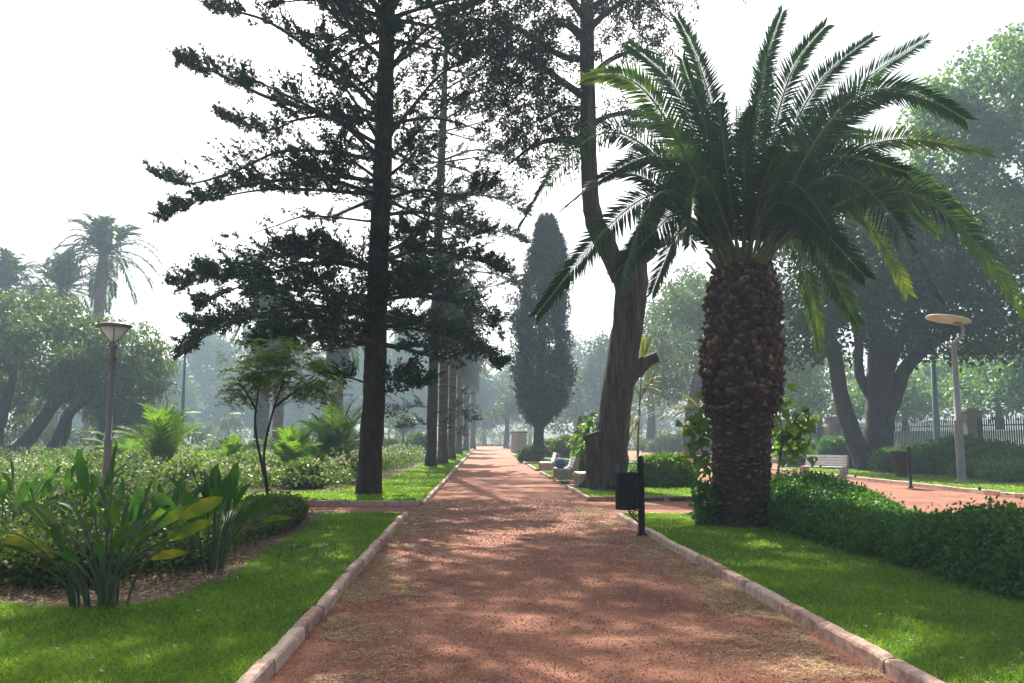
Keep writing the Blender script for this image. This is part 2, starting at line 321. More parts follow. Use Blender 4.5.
# ------------------------------------------------------------------ the setting: ground, gravel, lawns, kerbs
def sheet(name, poly, z, mat, kind='structure'):
    V = np.array([(x, y, z) for x, y in poly]); b = MB(); b.add(V, np.array([list(range(len(V)))])); return tag(b.build(name, mat), kind=kind)
sheet('ground', [(-300, -10), (300, -10), (300, 300), (-300, 300)], -0.03, M['far_ground'])
sheet('gravel_path', [(-24, -6), (22, -6), (24, 175), (-24, 175)], 0.0, M['gravel'])
LZ = .085
PL = [(-6, -1.36), (17.6, -1.36), (20.3, -1.16), (34, -1.0), (77, -.55), (140, -.1)]
PRr = [(-6, 2.78), (33.7, 2.78), (55, 2.85), (90, 3.5), (140, 4.35)]
Lx = lambda y: np.interp(y, [a for a, b in PL], [b for a, b in PL])
Rx = lambda y: np.interp(y, [a for a, b in PRr], [b for a, b in PRr])
def slab(name, poly, mat, z=LZ):
    p = np.array(poly, float); n = len(p); b = MB()
    V = np.concatenate([np.c_[p, np.full(n, z)], np.c_[p, np.full(n, -.02)]]); k = np.arange(n); k2 = (k + 1) % n
    b.add(V, np.array([list(range(n))])); b.f.append(np.stack([k2, k, k + n, k2 + n], 1)); b.sm.append(False)
    return tag(b.build(name, mat), kind='structure')
KW = .13
ys = np.array([-6, 17.4]); slab('lawn', [(-40, -6), (Lx(0) - KW, -6), (Lx(17) - KW, 17.45), (-40, 17.45)], M['turf'])
yb = [20.35, 27, 34, 50, 77, 110, 140]
slab('lawn', [(-90, 20.35)] + [(Lx(y) - KW, y) for y in yb] + [(-90, 140)], M['turf'])
slab('lawn', [(2.78 + KW - .02, -6), (7.52, -6), (7.52, 16.98), (2.78 + KW - .02, 16.98)], M['turf'])
plots = [(21.45, 26.6), (29.3, 31.0), (32.6, 37.6), (40.6, 47), (50, 68), (71, 110), (113, 138)]
for a, b_ in plots:
    x1 = 7.4 if a < 40 else (10.5 if a < 70 else 12)
    x1 = 4.75 if 28 < a < 36 else x1
    slab('lawn', [(Rx(a) + KW, a), (x1, a), (x1, b_), (Rx(b_) + KW, b_)], M['turf'])
slab('lawn', [(4.75, 28.2), (7.4, 28.2), (7.4, 39.5), (4.75, 39.5)], M['turf'], LZ - .005)
slab('lawn', [(14.37, 4), (60, 4), (60, 38), (30, 75), (14.37, 41)], M['turf'])

kb = MB()
def worn_kerb(pts, ht=.115, wd=.105, side=1, block=1.0):
    P = np.array(pts, float); a, c = P; d = c - a; L = np.linalg.norm(d); d /= L; nl = np.array([-d[1], d[0]]) * side; u = 0.0
    while u < L - .05:
        l = min(block * rng.uniform(.75, 1.2), L - u); m = max(4, int(l / .05)); uu = np.linspace(u + .004, u + l - .004, m); off = rng.normal(0, .007); hh = ht + rng.normal(0, .006); tl = rng.normal(0, .004); V = []
        for k_, q in enumerate(uu):
            n1 = mnoise.noise(Vector((q * 4, a[0], 0))) * .008 + mnoise.noise(Vector((q * 17, a[0], 3))) * .005; ch = max(0, mnoise.noise(Vector((q * 6.5, a[0], 8))) - .28) * .07; ch2 = max(0, mnoise.noise(Vector((q * 5.1, a[0], 18))) - .25) * .08; e = .012 if k_ in (0, m - 1) else 0
            for w_, z_ in ((0, -.04), (.004 + n1 * .3, hh - .022 - ch - e), (.016 + ch * .6, hh - .004 + n1 * .4 - ch * .5 - e), (wd - .02 - ch2 * .5, hh + n1 * .5 + tl - e), (wd, hh - .014 - ch2 - e), (wd, -.04)):
                p_ = a + d * q + nl * (w_ + off); V.append((p_[0], p_[1], z_))
        i_, j_ = np.meshgrid(np.arange(m - 1), np.arange(5), indexing='ij'); F = np.stack([i_ * 6 + j_, i_ * 6 + j_ + 1, (i_ + 1) * 6 + j_ + 1, (i_ + 1) * 6 + j_], -1).reshape(-1, 4)
        n0 = kb.n; kb.add(V, F, rng.random()); kb.f.append(np.array([[0, 1, 2, 3, 4, 5], [6 * m - 1 - q2 for q2 in range(6)]]) + n0); kb.sm.append(False); u += l
def kerb(pts, ht=.125, wd=.115, step=.85, side=1):
    """blocks along a polyline; the block lies to the left (side=1) or right (-1) of travel"""
    P = np.array(pts, float)
    for a, c in zip(P[:-1], P[1:]):
        d = c - a; L = np.linalg.norm(d); d = d / L; nl = np.array([-d[1], d[0]]) * side; m = max(1, int(round(L / step)))
        for i in range(m):
            u0, u1 = i / m * L, (i + 1) / m * L; mid = a + d * (u0 + u1) / 2 + nl * (wd / 2 + rng.normal() * .006)
            hh = ht + rng.normal() * .007
            kb.box((mid[0], mid[1], hh / 2 - .03), (u1 - u0 - .006, wd + rng.normal() * .006, hh + .06), math.atan2(d[1], d[0]) + rng.normal() * .008, rng.random(), bev=.008)
worn_kerb([(Lx(y), y) for y in (3, 17.45)], side=1)
kerb([(Lx(17) - KW - .01, 17.47), (-12, 17.47)], side=1, ht=.10)
kerb([(-24, 20.2), (Lx(20.3) - KW - .01, 20.2)], side=1, step=.8)
worn_kerb([(Lx(y), y) for y in (20.2, 34)], side=1); kerb([(Lx(y), y) for y in (34, 50)], side=1); kerb([(Lx(y), y) for y in (50, 77, 110, 140)], side=1, step=1.5)
worn_kerb([(2.78, 3), (2.78, 16.95)], side=-1)
kerb([(2.78 + KW + .01, 17.0), (7.6, 17.0)], side=1, ht=.10)
for a, b_ in plots:
    st = .85 if a < 40 else 1.2
    x1 = 7.4 if a < 28 else 4.7
    kerb([(Rx(a), a), (Rx(b_), b_)], side=-1, step=st); kerb([(Rx(a) + KW + .01, a), (x1, a)], side=1, step=st); kerb([(Rx(b_) + KW + .01, b_), (x1, b_)], side=-1, step=st)
kerb([(14.2, 6), (14.2, 41)], side=-1, step=.7, wd=.18)
kerb([(7.6, 4), (7.6, 17)], side=1, step=.7)
tag(kb.build('kerb', M['kerb']), kind='structure')
# planting beds
def in_poly(x, y, poly):
    inside = np.zeros(len(x), bool); n = len(poly)
    for i in range(n):
        x0, y0 = poly[i]; x1, y1 = poly[(i + 1) % n]
        if y0 == y1: continue
        c = ((y0 > y) != (y1 > y)) & (x < (x1 - x0) * (y - y0) / (y1 - y0) + x0); inside ^= c
    return inside
bed1 = [(-9, 8.6), (-5.6, 8.5), (-4.4, 8.15), (-3.4, 7.85), (-2.85, 8.3), (-2.62, 9.6), (-2.8, 11.5), (-2.75, 14), (-3.0, 17.3), (-20, 17.3), (-20, 8.9)]
bed2 = [(-60, 22.6), (-6, 23.6), (-3.9, 25), (-3.3, 30), (-3.0, 44), (-2.6, 70), (-60, 70)]
bed3 = [(5.15, 2.0), (7.5, 2.0), (7.5, 15.8), (5.4, 15.8), (5.05, 12), (5.05, 8)]
sheet('soil_bed', bed1, LZ + .004, M['soil']); sheet('soil_bed', bed2, LZ + .004, M['soil']); sheet('soil_bed', bed3, LZ + .004, M['soil'])

# grass blades
def grass(name, label, poly, zones, excl=()):
    b = MB()
    xs = [p[0] for p in poly]; yl = [p[1] for p in poly]
    for (y0, y1, dens, h, wd) in zones:
        X0, X1 = min(xs), max(xs)
        vis = .62 * y1 + 1.5; X0 = max(X0, -vis); X1 = min(X1, vis + .5)
        n = int(dens * (X1 - X0) * (y1 - y0)); x = rng.uniform(X0, X1, n); y = rng.uniform(y0, y1, n)
        k = in_poly(x, y, poly)
        for e in excl: k &= ~in_poly(x + rng.normal(0, .07, n), y + rng.normal(0, .07, n), e)
        x, y = x[k], y[k]; n = len(x)
        pt = np.array([mnoise.noise(Vector((a * 1.1, c * 1.1, 3))) for a, c in zip(x, y)])
        hh = h * rng.uniform(.5, 1.25, n) * (1 + .35 * pt); a = rng.uniform(0, 6.283, n); ln = rng.uniform(.1, .9, n)
        P = np.c_[x, y, np.full(n, LZ - .005)]; D = np.c_[np.cos(a) * ln, np.sin(a) * ln, np.ones(n)]
        t = np.clip(.28 + .22 * rng.normal(size=n) + .3 * pt, 0, 1); t[rng.random(n) < .03] = .95
        D1 = nrm(D); S = nrm(np.cross(D1, rng.normal(size=(n, 3)))) * (wd * rng.uniform(.6, 1.3, n))[:, None] / 2
        D2 = nrm(D1 + np.c_[np.cos(a), np.sin(a), -np.ones(n)] * .45)
        Pm = P + D1 * hh[:, None] * .6; Pt = Pm + D2 * hh[:, None] * .45
        V = np.stack([P - S, P + S, Pm + S * .8, Pm - S * .8, Pt], 1).reshape(-1, 3); o5 = np.arange(n)[:, None] * 5
        n0 = b.n; b.add(V, o5 + np.array([[0, 1, 2, 3]]), np.repeat(t, 5)); b.f.append(n0 + o5 + np.array([[3, 2, 4]])); b.sm.append(False)
    return tag(b.build(name, M['grass']), label, 'grass', kind='stuff')
grass('grass', 'green mown grass on the front left lawn around the flower bed', [(-14, 3), (Lx(0) - .085, 3), (Lx(0) - .085, 17.45), (-14, 17.45)],
      [(4.6, 7, 5200, .055, .0055), (7, 10, 3200, .055, .0075), (10, 17.4, 1300, .055, .012)], [bed1])
grass('grass', 'green mown grass on the front right lawn between path and hedge', [(2.865, 3), (5.6, 3), (5.6, 16.95), (2.865, 16.95)],
      [(4.6, 7, 5200, .055, .0055), (7, 10, 3200, .055, .0075), (10, 16.95, 1500, .055, .012)], [bed3])
grass('grass', 'sunlit grass strip along the far left side of the path', [(-24, 20.35)] + [(Lx(y) - .09, y) for y in (20.35, 34, 77, 100)] + [(-8, 100)],
      [(20.3, 28, 420, .06, .022), (28, 45, 160, .07, .035), (45, 100, 40, .09, .07)], [bed2])
g3 = MB()
grass('grass', 'grass plots between the benches along the right of the path', [(2.9, 21.4), (7.4, 21.4), (7.4, 26.6), (2.9, 26.6)], [(21.4, 26.6, 420, .06, .022)])
grass('grass', 'shaded grass strip in front of the fence shrubs', [(14.35, 15), (19, 15), (19, 41), (14.35, 41)], [(15, 41, 220, .07, .03)])
for a, b_ in plots[1:5]:
    grass('grass', 'small grass plot beside benches %s' % ('near the broken trunk' if a < 32 else 'under the tall cypress' if a > 45 else 'further along the path'), [(Rx(a) + .09, a), (4.7, a), (4.7, b_), (Rx(b_) + .09, b_)], [(a, b_, 260, .07, .03)])

# gravel grit, straw and debris on the path
def path_pts(n, y0, y1):
    y = y0 + (y1 - y0) * rng.random(n) ** 1.7; x = rng.uniform(Lx(y) + .02, Rx(y) - .02); return x, y
b = MB(); n = 48000; x, y = path_pts(n, 4.8, 22); s_ = (.0016 + .0052 * rng.random(n) ** 2.5) * (1 + .07 * y); oct_ = np.array([[1, 0, 0], [-1, 0, 0], [0, 1, 0], [0, -1, 0], [0, 0, 1], [0, 0, -1]], float)
V = np.c_[x, y, s_ * .4][:, None, :] + oct_[None] * (s_[:, None] * rng.uniform(.6, 1.2, (n, 6)))[..., None]
of = np.array([[0, 2, 4], [2, 1, 4], [1, 3, 4], [3, 0, 4], [2, 0, 5], [1, 2, 5], [3, 1, 5], [0, 3, 5]])
b.add(V.reshape(-1, 3), (np.arange(n)[:, None, None] * 6 + of[None]).reshape(-1, 3), np.repeat(rng.random(n), 6)); tag(b.build('loose_stones', M['pebble']), 'loose red and pale stones scattered over the path', 'gravel', kind='stuff')
b = MB(); n = 60000; y = 4.8 + 15 * rng.random(n) ** 1.5; sd = rng.random(n) < .5; d = np.abs(rng.normal(0, .42, n)) + .02
x = np.where(sd, Lx(y) + d, Rx(y) - d); pt = np.array([mnoise.noise(Vector((a * .9, c * .7, 9))) + .5 * mnoise.noise(Vector((a * 3, c * 3, 1))) for a, c in zip(x, y)]); k = pt > -.12 + .22 * d
x, y = x[k], y[k]; n = len(x); a = rng.uniform(0, 6.28, n)
b.leaves(np.c_[x, y, rng.uniform(.004, .022, n)], np.c_[np.cos(a), np.sin(a), rng.normal(0, .15, n)], rng.uniform(.02, .07, n) * (1 + .03 * y), .004 * (1 + .08 * y), N=np.tile([0, 0, 1.], (n, 1)) + rng.normal(0, .3, (n, 3)))
tag(b.build('dry_clippings', M['straw']), 'dry straw and grass clippings along both kerbs of the path', 'dry grass', kind='stuff')
b = MB(); n = 600; x, y = path_pts(n, 5, 20); a = rng.uniform(0, 6.28, n)
b.leaves(np.c_[x, y, rng.uniform(.006, .02, n)], np.c_[np.cos(a), np.sin(a), rng.normal(0, .1, n)], rng.uniform(.02, .05, n), .012, t=rng.random(n) * .5, N=np.tile([0, 0, 1.], (n, 1)) + rng.normal(0, .3, (n, 3)))
tag(b.build('fallen_leaves', M['palm_dead']), 'small dark dead leaves lying about on the gravel path', 'leaves', kind='stuff')
b = MB(); n = 5000; x = rng.uniform(-6, -2.4, n); y = rng.uniform(7.8, 11, n); k = in_poly(x, y, bed1); x, y = x[k], y[k]; n = len(x); a = rng.uniform(0, 6.28, n)
b.leaves(np.c_[x, y, LZ + rng.uniform(.006, .035, n)], np.c_[np.cos(a), np.sin(a), rng.normal(0, .25, n)], rng.uniform(.04, .14, n), .012, N=np.tile([0, 0, 1.], (n, 1)) + rng.normal(0, .4, (n, 3)))
tag(b.build('bed_litter', M['straw']), 'dry leaf litter on the bare soil under the paddle leaved plants', 'leaf litter', kind='stuff')
a = np.linspace(0, 2 * math.pi, 25)[:-1]; rr = 1 + .25 * np.sin(3 * a) + .15 * np.sin(5 * a + 1)
sheet('puddle', np.c_[3.25 + .42 * rr * np.cos(a), 27.9 + .95 * rr * np.sin(a)], .006, M['puddle'])

# ------------------------------------------------------------------ haze (fills the whole park)
hz = MB(); hz.box((0, 145, 19.0), (620, 314, 40.2)); hm, ht_, ho = newmat('haze_air')
pv = nd(ht_, "ShaderNodeVolumePrincipled"); pv.inputs['Density'].default_value = .0014; pv.inputs['Color'].default_value = (.60, .80, 1.0, 1); pv.inputs['Anisotropy'].default_value = .15
ht_.links.new(pv.outputs[0], ho.inputs['Volume']); hzo = tag(hz.build('haze', hm), 'pale morning haze filling the park', 'haze', kind='stuff')

# ------------------------------------------------------------------ trees
def clump_leaves(b, centers, radii, per, leaf, wid, droop=0.0, flat=1.0, tint=None):
    C = np.asarray(centers, float); n = len(C); rad = np.broadcast_to(np.asarray(radii, float), (n,))
    P = np.repeat(C, per, 0); q = rng.normal(size=(n * per, 3)); q = nrm(q) * (rng.random(n * per) ** .45)[:, None]; q[:, 2] *= flat
    P = P + q * np.repeat(rad, per)[:, None]
    D = rng.normal(size=P.shape) + q * .8; D[:, 2] -= droop
    tc = rng.random(n) if tint is None else tint
    t = np.clip(.6 * np.repeat(tc, per) + .4 * rng.random(len(P)), 0, 1)
    b.leaves(P, D, leaf * rng.uniform(.7, 1.3, len(P)), wid * rng.uniform(.7, 1.3, len(P)), t)
def blob_centers(blobs, per_m2=1.0, shell=.55):
    """clump centres spread through ellipsoids (cx,cy,cz, rx,ry,rz), thicker toward the outside"""
    out_ = []
    for (cx, cy_, cz, rx, ry, rz) in blobs:
        ar = 4 * math.pi * ((rx * ry) ** 1.6 / 3 + (rx * rz) ** 1.6 / 3 + (ry * rz) ** 1.6 / 3) ** (1 / 1.6)
        n = max(6, int(ar * per_m2)); q = nrm(rng.normal(size=(n, 3))) * (shell + (1 - shell) * rng.random(n) ** .6)[:, None]
        q *= (1 + .12 * rng.normal(size=n))[:, None]
        out_.append(np.array([cx, cy_, cz]) + q * np.array([rx, ry, rz]))
    return np.concatenate(out_)
def limbs(b, root, ends, r0=.2, seed=1):
    for i, e in enumerate(ends):
        e = np.asarray(e, float); root = np.asarray(root, float); m = (root + e) / 2 + rng.normal(0, .12, 3) * np.linalg.norm(e - root) * .5
        m[2] += .1 * np.linalg.norm(e - root); P = bez(root, m, e, 9); b.tube(P, np.linspace(r0, r0 * .18, 9), 6, rough=.2, seed=seed + i)

# --- Norfolk pines -------------------------------------------------
def pine_branch(wood, fol, P, r0, dens=1.0, start=.12, tw=1.0, rich=1.0):
    P = spline(P, 8); m = len(P); wood.tube(P, np.linspace(r0, r0 * .25, m), 6, rough=.1, seed=r0 * 99)
    seg = np.linalg.norm(np.diff(P, axis=0), axis=1); L = seg.sum(); cum = np.r_[0, np.cumsum(seg)] / L
    n = int(L / .068 * dens); u = np.sort(np.r_[rng.uniform(start, 1, n), rng.uniform(.88, 1, max(2, n // 9))]); n = len(u); ph = rng.uniform(0, 50)
    keep = np.array([q > .9 or mnoise.noise(Vector((q * L * .8 + ph, ph, 0))) > -.25 * rich for q in u]); u = u[keep]; n = len(u)
    if n == 0: return
    Q = np.stack([np.interp(u, cum, P[:, k]) for k in range(3)], 1); T = np.stack([np.interp(u, cum, nrm(np.gradient(P, axis=0))[:, k]) for k in range(3)], 1)
    S = nrm(np.cross(T, [0, 0, 1.])); sg = rng.choice([-1, 1], n)[:, None]
    tl = tw * (.30 + .65 * np.sin(np.pi * np.clip(.18 + .75 * u, 0, 1))) * rng.uniform(.55, 1.2, n)
    D = nrm(S * sg * rng.uniform(.35, 1.0, n)[:, None] + T * .55 + np.c_[np.zeros(n), np.zeros(n), rng.normal(.16, .22, n)])
    k = 16; v = np.linspace(.30, 1, k)
    X = Q[:, None, :] + D[:, None, :] * (tl[:, None] * v)[..., None]; X[..., 2] += (.16 * tl[:, None] * v ** 2)
    X = X + rng.normal(0, .03, X.shape)
    for rep in range(4):
        DD = nrm(np.repeat(D[:, None, :], k, 1) * .9 + rng.normal(0, .5, X.shape) + np.array([0, 0, .26]))
        fol.leaves(X.reshape(-1, 3), DD.reshape(-1, 3), rng.uniform(.07, .15, n * k), rng.uniform(.024, .05, n * k), np.repeat(rng.random(n), k) * .7 + .3 * rng.random(n * k))
def norfolk(name, label, base, Y, trunk_px, branches, tiers, rbase, rtop, ztop, seed, twm=1.0):
    base = np.array(base); o = empty(name, base, label, 'tree')
    tp = [np.array([0, 0, -.05])] + [at(x, y, Y) - base for x, y in trunk_px]
    last = tp[-1]; tp.append(np.array([last[0] * 1.25, 0, ztop]))
    P = spline(tp, 8); zz = P[:, 2] / ztop
    rad = rbase + (rtop - rbase) * np.clip(zz * 1.4, 0, 1) ; rad = np.where(zz > .7, rtop * np.clip((1.02 - zz) / .32, .08, 1), rad); rad[:3] *= [1.3, 1.14, 1.05]
    tb = MB(); tb.tube(P, rad, 16, rough=.12, seed=seed); tb.build('trunk', M['pine_bark'], o)
    axis = lambda z: np.array([np.interp(z, P[:, 2], P[:, 0]), np.interp(z, P[:, 2], P[:, 1]), z])
    wd, fo = MB(), MB()
    for pts, dy, r, dens in branches:
        m = len(pts); Q = np.array([at(x, y, Y + dy * (i / (m - 1)) ** 1.3) - base for i, (x, y) in enumerate(pts)])
        pine_branch(wd, fo, Q, r, dens, tw=twm)
    for z, azs, L, rise, curl, dens in tiers:
        for a in azs:
            d = np.array([math.sin(a), math.cos(a), 0]); l = L * rng.uniform(.85, 1.1); p0 = axis(z)
            Q = [p0, p0 + d * l * .35 + [0, 0, rise * l * .35], p0 + d * l * .7 + [0, 0, rise * l * .6], p0 + d * l + [0, 0, (rise * .6 + curl) * l]]
            pine_branch(wd, fo, Q, .035 + .008 * l, dens, tw=twm)
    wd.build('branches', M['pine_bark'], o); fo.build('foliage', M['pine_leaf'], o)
    return o
lb = [([(380, 112), (337, 70), (276, 26), (238, 12), (215, 10)], 1.2, .085, 1.2), ([(379, 158), (337, 120), (267, 97), (215, 72), (181, 62)], -.8, .085, 1.5),
      ([(380, 120), (330, 116), (296, 120), (267, 130), (222, 118)], .9, .06, 1.2), ([(379, 160), (326, 152), (279, 152), (238, 170), (188, 184), (156, 176)], .5, .065, .8),
      ([(378, 182), (330, 176), (267, 182), (220, 192), (165, 215)], -1.4, .075, 1.4), ([(378, 195), (320, 190), (262, 190), (205, 200)], 1.2, .07, 1.6),
      ([(376, 222), (310, 216), (275, 226), (232, 240)], .3, .035, .12),
      ([(375, 268), (330, 250), (285, 255), (230, 268), (182, 285)], .8, .08, 1.7), ([(375, 270), (320, 262), (260, 275), (205, 275)], -1.5, .075, 1.7),
      ([(374, 315), (320, 310), (270, 312), (220, 328), (182, 352)], -.5, .08, 1.6), ([(374, 325), (310, 318), (250, 318), (196, 325)], 1.4, .07, 1.5), ([(374, 300), (320, 292), (250, 285), (200, 305)], -.9, .06, 1.3),
      ([(372, 345), (340, 340), (300, 335), (255, 345)], -1.9, .05, 1.3), ([(371, 385), (350, 378), (330, 376)], .6, .035, 1.6),
      ([(384, 60), (340, 20), (300, -15), (260, -40)], .6, .08, 1.3), ([(385, 40), (350, 10), (320, 0), (280, 2)], -1, .07, 1.2),
      ([(386, 20), (360, -10), (320, -45), (270, -60)], .6, .08, 1.3),
      ([(388, 70), (420, 35), (452, 12), (480, 2)], .8, .07, .9), ([(386, 140), (410, 110), (440, 75), (470, 60)], -.8, .07, .9), ([(386, 125), (425, 118), (455, 122), (478, 130)], .5, .06, .9),
      ([(385, 160), (410, 140), (440, 110), (462, 100)], 1.3, .06, .9), ([(384, 200), (420, 190), (455, 195), (490, 185)], -1.0, .065, 1.3), ([(383, 215), (420, 212), (450, 220), (480, 232)], 1.0, .06, 1.3),
      ([(381, 262), (420, 250), (460, 255), (500, 268)], -.8, .07, 1.6), ([(381, 300), (420, 296), (460, 305), (495, 325)], .9, .07, 1.6),
      ([(380, 325), (420, 330), (460, 340), (497, 362)], -.6, .065, 1.5), ([(379, 345), (410, 350), (440, 358), (470, 352)], 1.4, .055, 1.6), ([(378, 380), (395, 378), (412, 372), (428, 378)], .4, .04, 1.6), ([(378, 395), (395, 388), (420, 385)], -.8, .035, 1.6)]
tiers1 = []
for z in (4.1, 4.9, 5.3, 6.1, 6.5, 8.2, 8.6, 9.6, 10.7, 11.8, 12.8):
    tiers1.append((z, [rng.normal(0, .35), rng.normal(math.pi, .35), rng.choice([-1, 1]) * rng.uniform(.4, .8), math.pi + rng.choice([-1, 1]) * rng.uniform(.4, .8)], rng.uniform(3.0, 4.4), -.02 if z < 9 else .22, .04, .95 if z < 7 else .6))
for z in np.linspace(13.4, 20.3, 8):
    tiers1.append((z, list(rng.uniform(0, 6.28) + np.arange(6) * 1.047), 4.6 * (21.2 - z) / 8 + .5, .35, .05, .6))
norfolk('norfolk_pine', 'tall dark pine with flat tiered branches standing nearest the path on the left', (-2.86, 23.27, LZ), 23.27, [(370, 460), (374, 400), (377, 300), (381, 200), (385, 100), (388, 0)], lb, tiers1, .33, .21, 21.2, 3)
rb = [([(444, 120), (470, 105), (495, 100), (512, 112)], 1.5, .07, 1.0), ([(443, 160), (475, 150), (505, 155), (522, 165)], -1, .07, 1.3), ([(441, 200), (475, 195), (505, 200), (526, 212)], 1, .07, 1.4),
      ([(440, 240), (470, 235), (500, 232), (524, 240)], -1.5, .07, 1.5), ([(438, 280), (470, 272), (500, 275), (520, 285)], 1, .07, 1.4), ([(436, 320), (465, 318), (490, 326), (500, 335)], 0, .07, 1.4),
      ([(434, 345), (460, 345), (480, 352), (498, 368)], 1, .06, 1.3), ([(440, 240), (415, 235), (390, 240), (372, 250)], 1, .07, 1.2), ([(442, 160), (415, 150), (395, 150), (380, 155)], 1, .07, 1.0),
      ([(444, 90), (480, 70), (505, 60), (520, 62)], 1, .07, 1.0), ([(446, 50), (475, 30), (500, 22), (515, 20)], 1, .07, 1.0),
      ([(432, 408), (418, 406), (405, 408), (394, 414)], .8, .045, 1.0), ([(432, 414), (450, 410), (462, 414), (472, 420)], -.6, .045, 1.0), ([(432, 425), (418, 424), (406, 427)], .4, .035, 1.0), ([(432, 425), (445, 426), (457, 431)], .4, .035, 1.0), ([(433, 388), (450, 386), (462, 392)], .4, .04, 1.0)]
tiers2 = [(z, list(rng.uniform(0, 6.28) + np.arange(5) * 1.257), rng.uniform(2.6, 4.0), .02, .05, .55) for z in np.linspace(7.5, 25, 11)]
norfolk('norfolk_pine', 'second tiered pine further back with two low sprigs of branches on its slim trunk', (-2.32, 44.7, LZ), 44.7, [(432, 420), (434, 350), (438, 250), (442, 150), (446, 50), (448, 0)], rb, tiers2, .28, .2, 27, 8, 1.25)

# --- big broken cypress (macrocarpa) beside the bin ---------------------------
Y0 = 25.08; base = np.array([3.93, Y0, LZ]); o = empty('old_cypress', base, 'old forked cypress with a thick furrowed trunk and sawn off stubs behind the litter bin', 'tree')
tb = MB()
def px_tube(b, pts, Yf, rr, n=14, base=base, rough=.14, seed=0, lobes=0.0, sub=6):
    Q = [at(x, y, Yf if np.isscalar(Yf) else Yf[i]) - base for i, (x, y) in enumerate(pts)]; P = spline(Q, sub); b.tube(P, lerp_r(rr, len(P)), n, rough=rough, seed=seed, lobes=lobes); return P
sxp = Y0 / FPX
px_tube(tb, [(606, 500), (607, 488), (608, 470), (611, 440), (616, 400), (621, 360), (627, 320), (629, 290), (627, 268), (625, 258), (623, 250)], Y0, np.array([25, 21.5, 19.5, 17, 15, 14.8, 14.5, 15, 17, 12, 5]) * sxp, 44, rough=.10, seed=2, lobes=.19)
for aa, ll in ((.3, .9), (1.7, .7), (2.9, .95), (4.1, .8), (5.2, .75)):
    d_ = np.array([math.cos(aa), math.sin(aa), 0]); tb.tube(spline([d_ * .30 + (-.1, 0, .75), d_ * .52 + (-.1, 0, .25), d_ * ll + (-.1, 0, -.06)], 4), np.linspace(.22, .09, 9), 8, rough=.2, seed=aa)
px_tube(tb, [(620, 280), (606, 245), (595, 222), (590, 190), (588, 100), (587, 30), (588, -80), (590, -170)], [Y0, Y0, Y0, Y0, Y0, Y0, Y0, Y0 + .5], np.array([9, 11, 10, 8.5, 8, 7.5, 6, 3]) * sxp, 14, seed=5)
px_tube(tb, [(630, 280), (640, 245), (655, 210), (672, 185), (700, 160), (735, 140), (760, 95)], [Y0, Y0, Y0 + .3, Y0 + .6, Y0 + 1.4, Y0 + 2, Y0 + 2.5], np.array([10, 12, 9, 8, 6, 4.5, 3]) * sxp, 14, seed=6)
tb.build('trunk', M['mac_bark'], o)
for pts, rr_, nn in [([(620, 388), (631, 374), (642, 365), (650, 360), (657, 357)], [11, 9.5, 7, 6, 5.5], 14), ([(602, 488), (598, 462), (596, 445), (592, 433)], [15, 13, 10.5, 9.5], 16), ([(640, 262), (650, 256), (656, 251)], [5, 4, 3], 10)]:
    st = MB(); px_tube(st, pts, Y0 - .22, np.array(rr_) * sxp, nn, seed=nn); tag(st.build('limb_stub', M['mac_bark'], o), 'sawn off limb stub')
br = MB(); fo = MB()
brs = [([(587, 42), (575, 30), (563, 22), (548, 22), (540, 45), (541, 75)], .5, 5.5), ([(589, 148), (570, 140), (548, 141), (530, 148), (508, 165)], -.8, 4.5), ([(588, 100), (560, 80), (530, 60), (500, 55), (478, 70)], 1.2, 4.5),
       ([(587, 20), (560, -10), (520, -25), (480, -20)], -1, 5), ([(588, 60), (560, 55), (520, 30), (480, 20), (455, 25)], .6, 4), ([(589, 125), (612, 115), (640, 112), (662, 122)], .8, 3.5), ([(588, 80), (610, 60), (640, 50), (660, 55)], -.8, 3.5),
       ([(588, 10), (620, -8), (650, 5), (672, 22)], .5, 4), ([(588, 30), (610, 10), (640, -5), (670, -10)], 1, 4), ([(588, 110), (565, 108), (545, 118), (525, 125)], 1.6, 3.5), ([(588, -30), (550, -60), (500, -70), (450, -50)], 2, 5), ([(588, -60), (630, -90), (690, -90)], 2, 5)]
cc = []; ctr = []
for pts, dy, r in brs:
    m = len(pts); Yv = [Y0 + dy * (i / (m - 1)) * 1.5 for i in range(m)]; P = px_tube(br, pts, Yv, np.array([r, r * .8, r * .45, r * .2]) * sxp, 7, seed=r * 7)
    L = np.linalg.norm(np.diff(P, axis=0), axis=1).sum(); n = int(L * 7); u = rng.uniform(.2, 1, n); Q = np.stack([np.interp(u, np.linspace(0, 1, len(P)), P[:, k]) for k in range(3)], 1)
    off = rng.normal(0, .42, (n, 3)); off[:, 2] -= .12; cc.append(Q + off)
    for q in (Q + off)[::3]: br.tube(np.array([q - off[0] * .0 + rng.normal(0, .02, 3), q + np.array([rng.normal(0, .2), rng.normal(0, .2), -.45])]), [.012, .006], 4, cap=False)
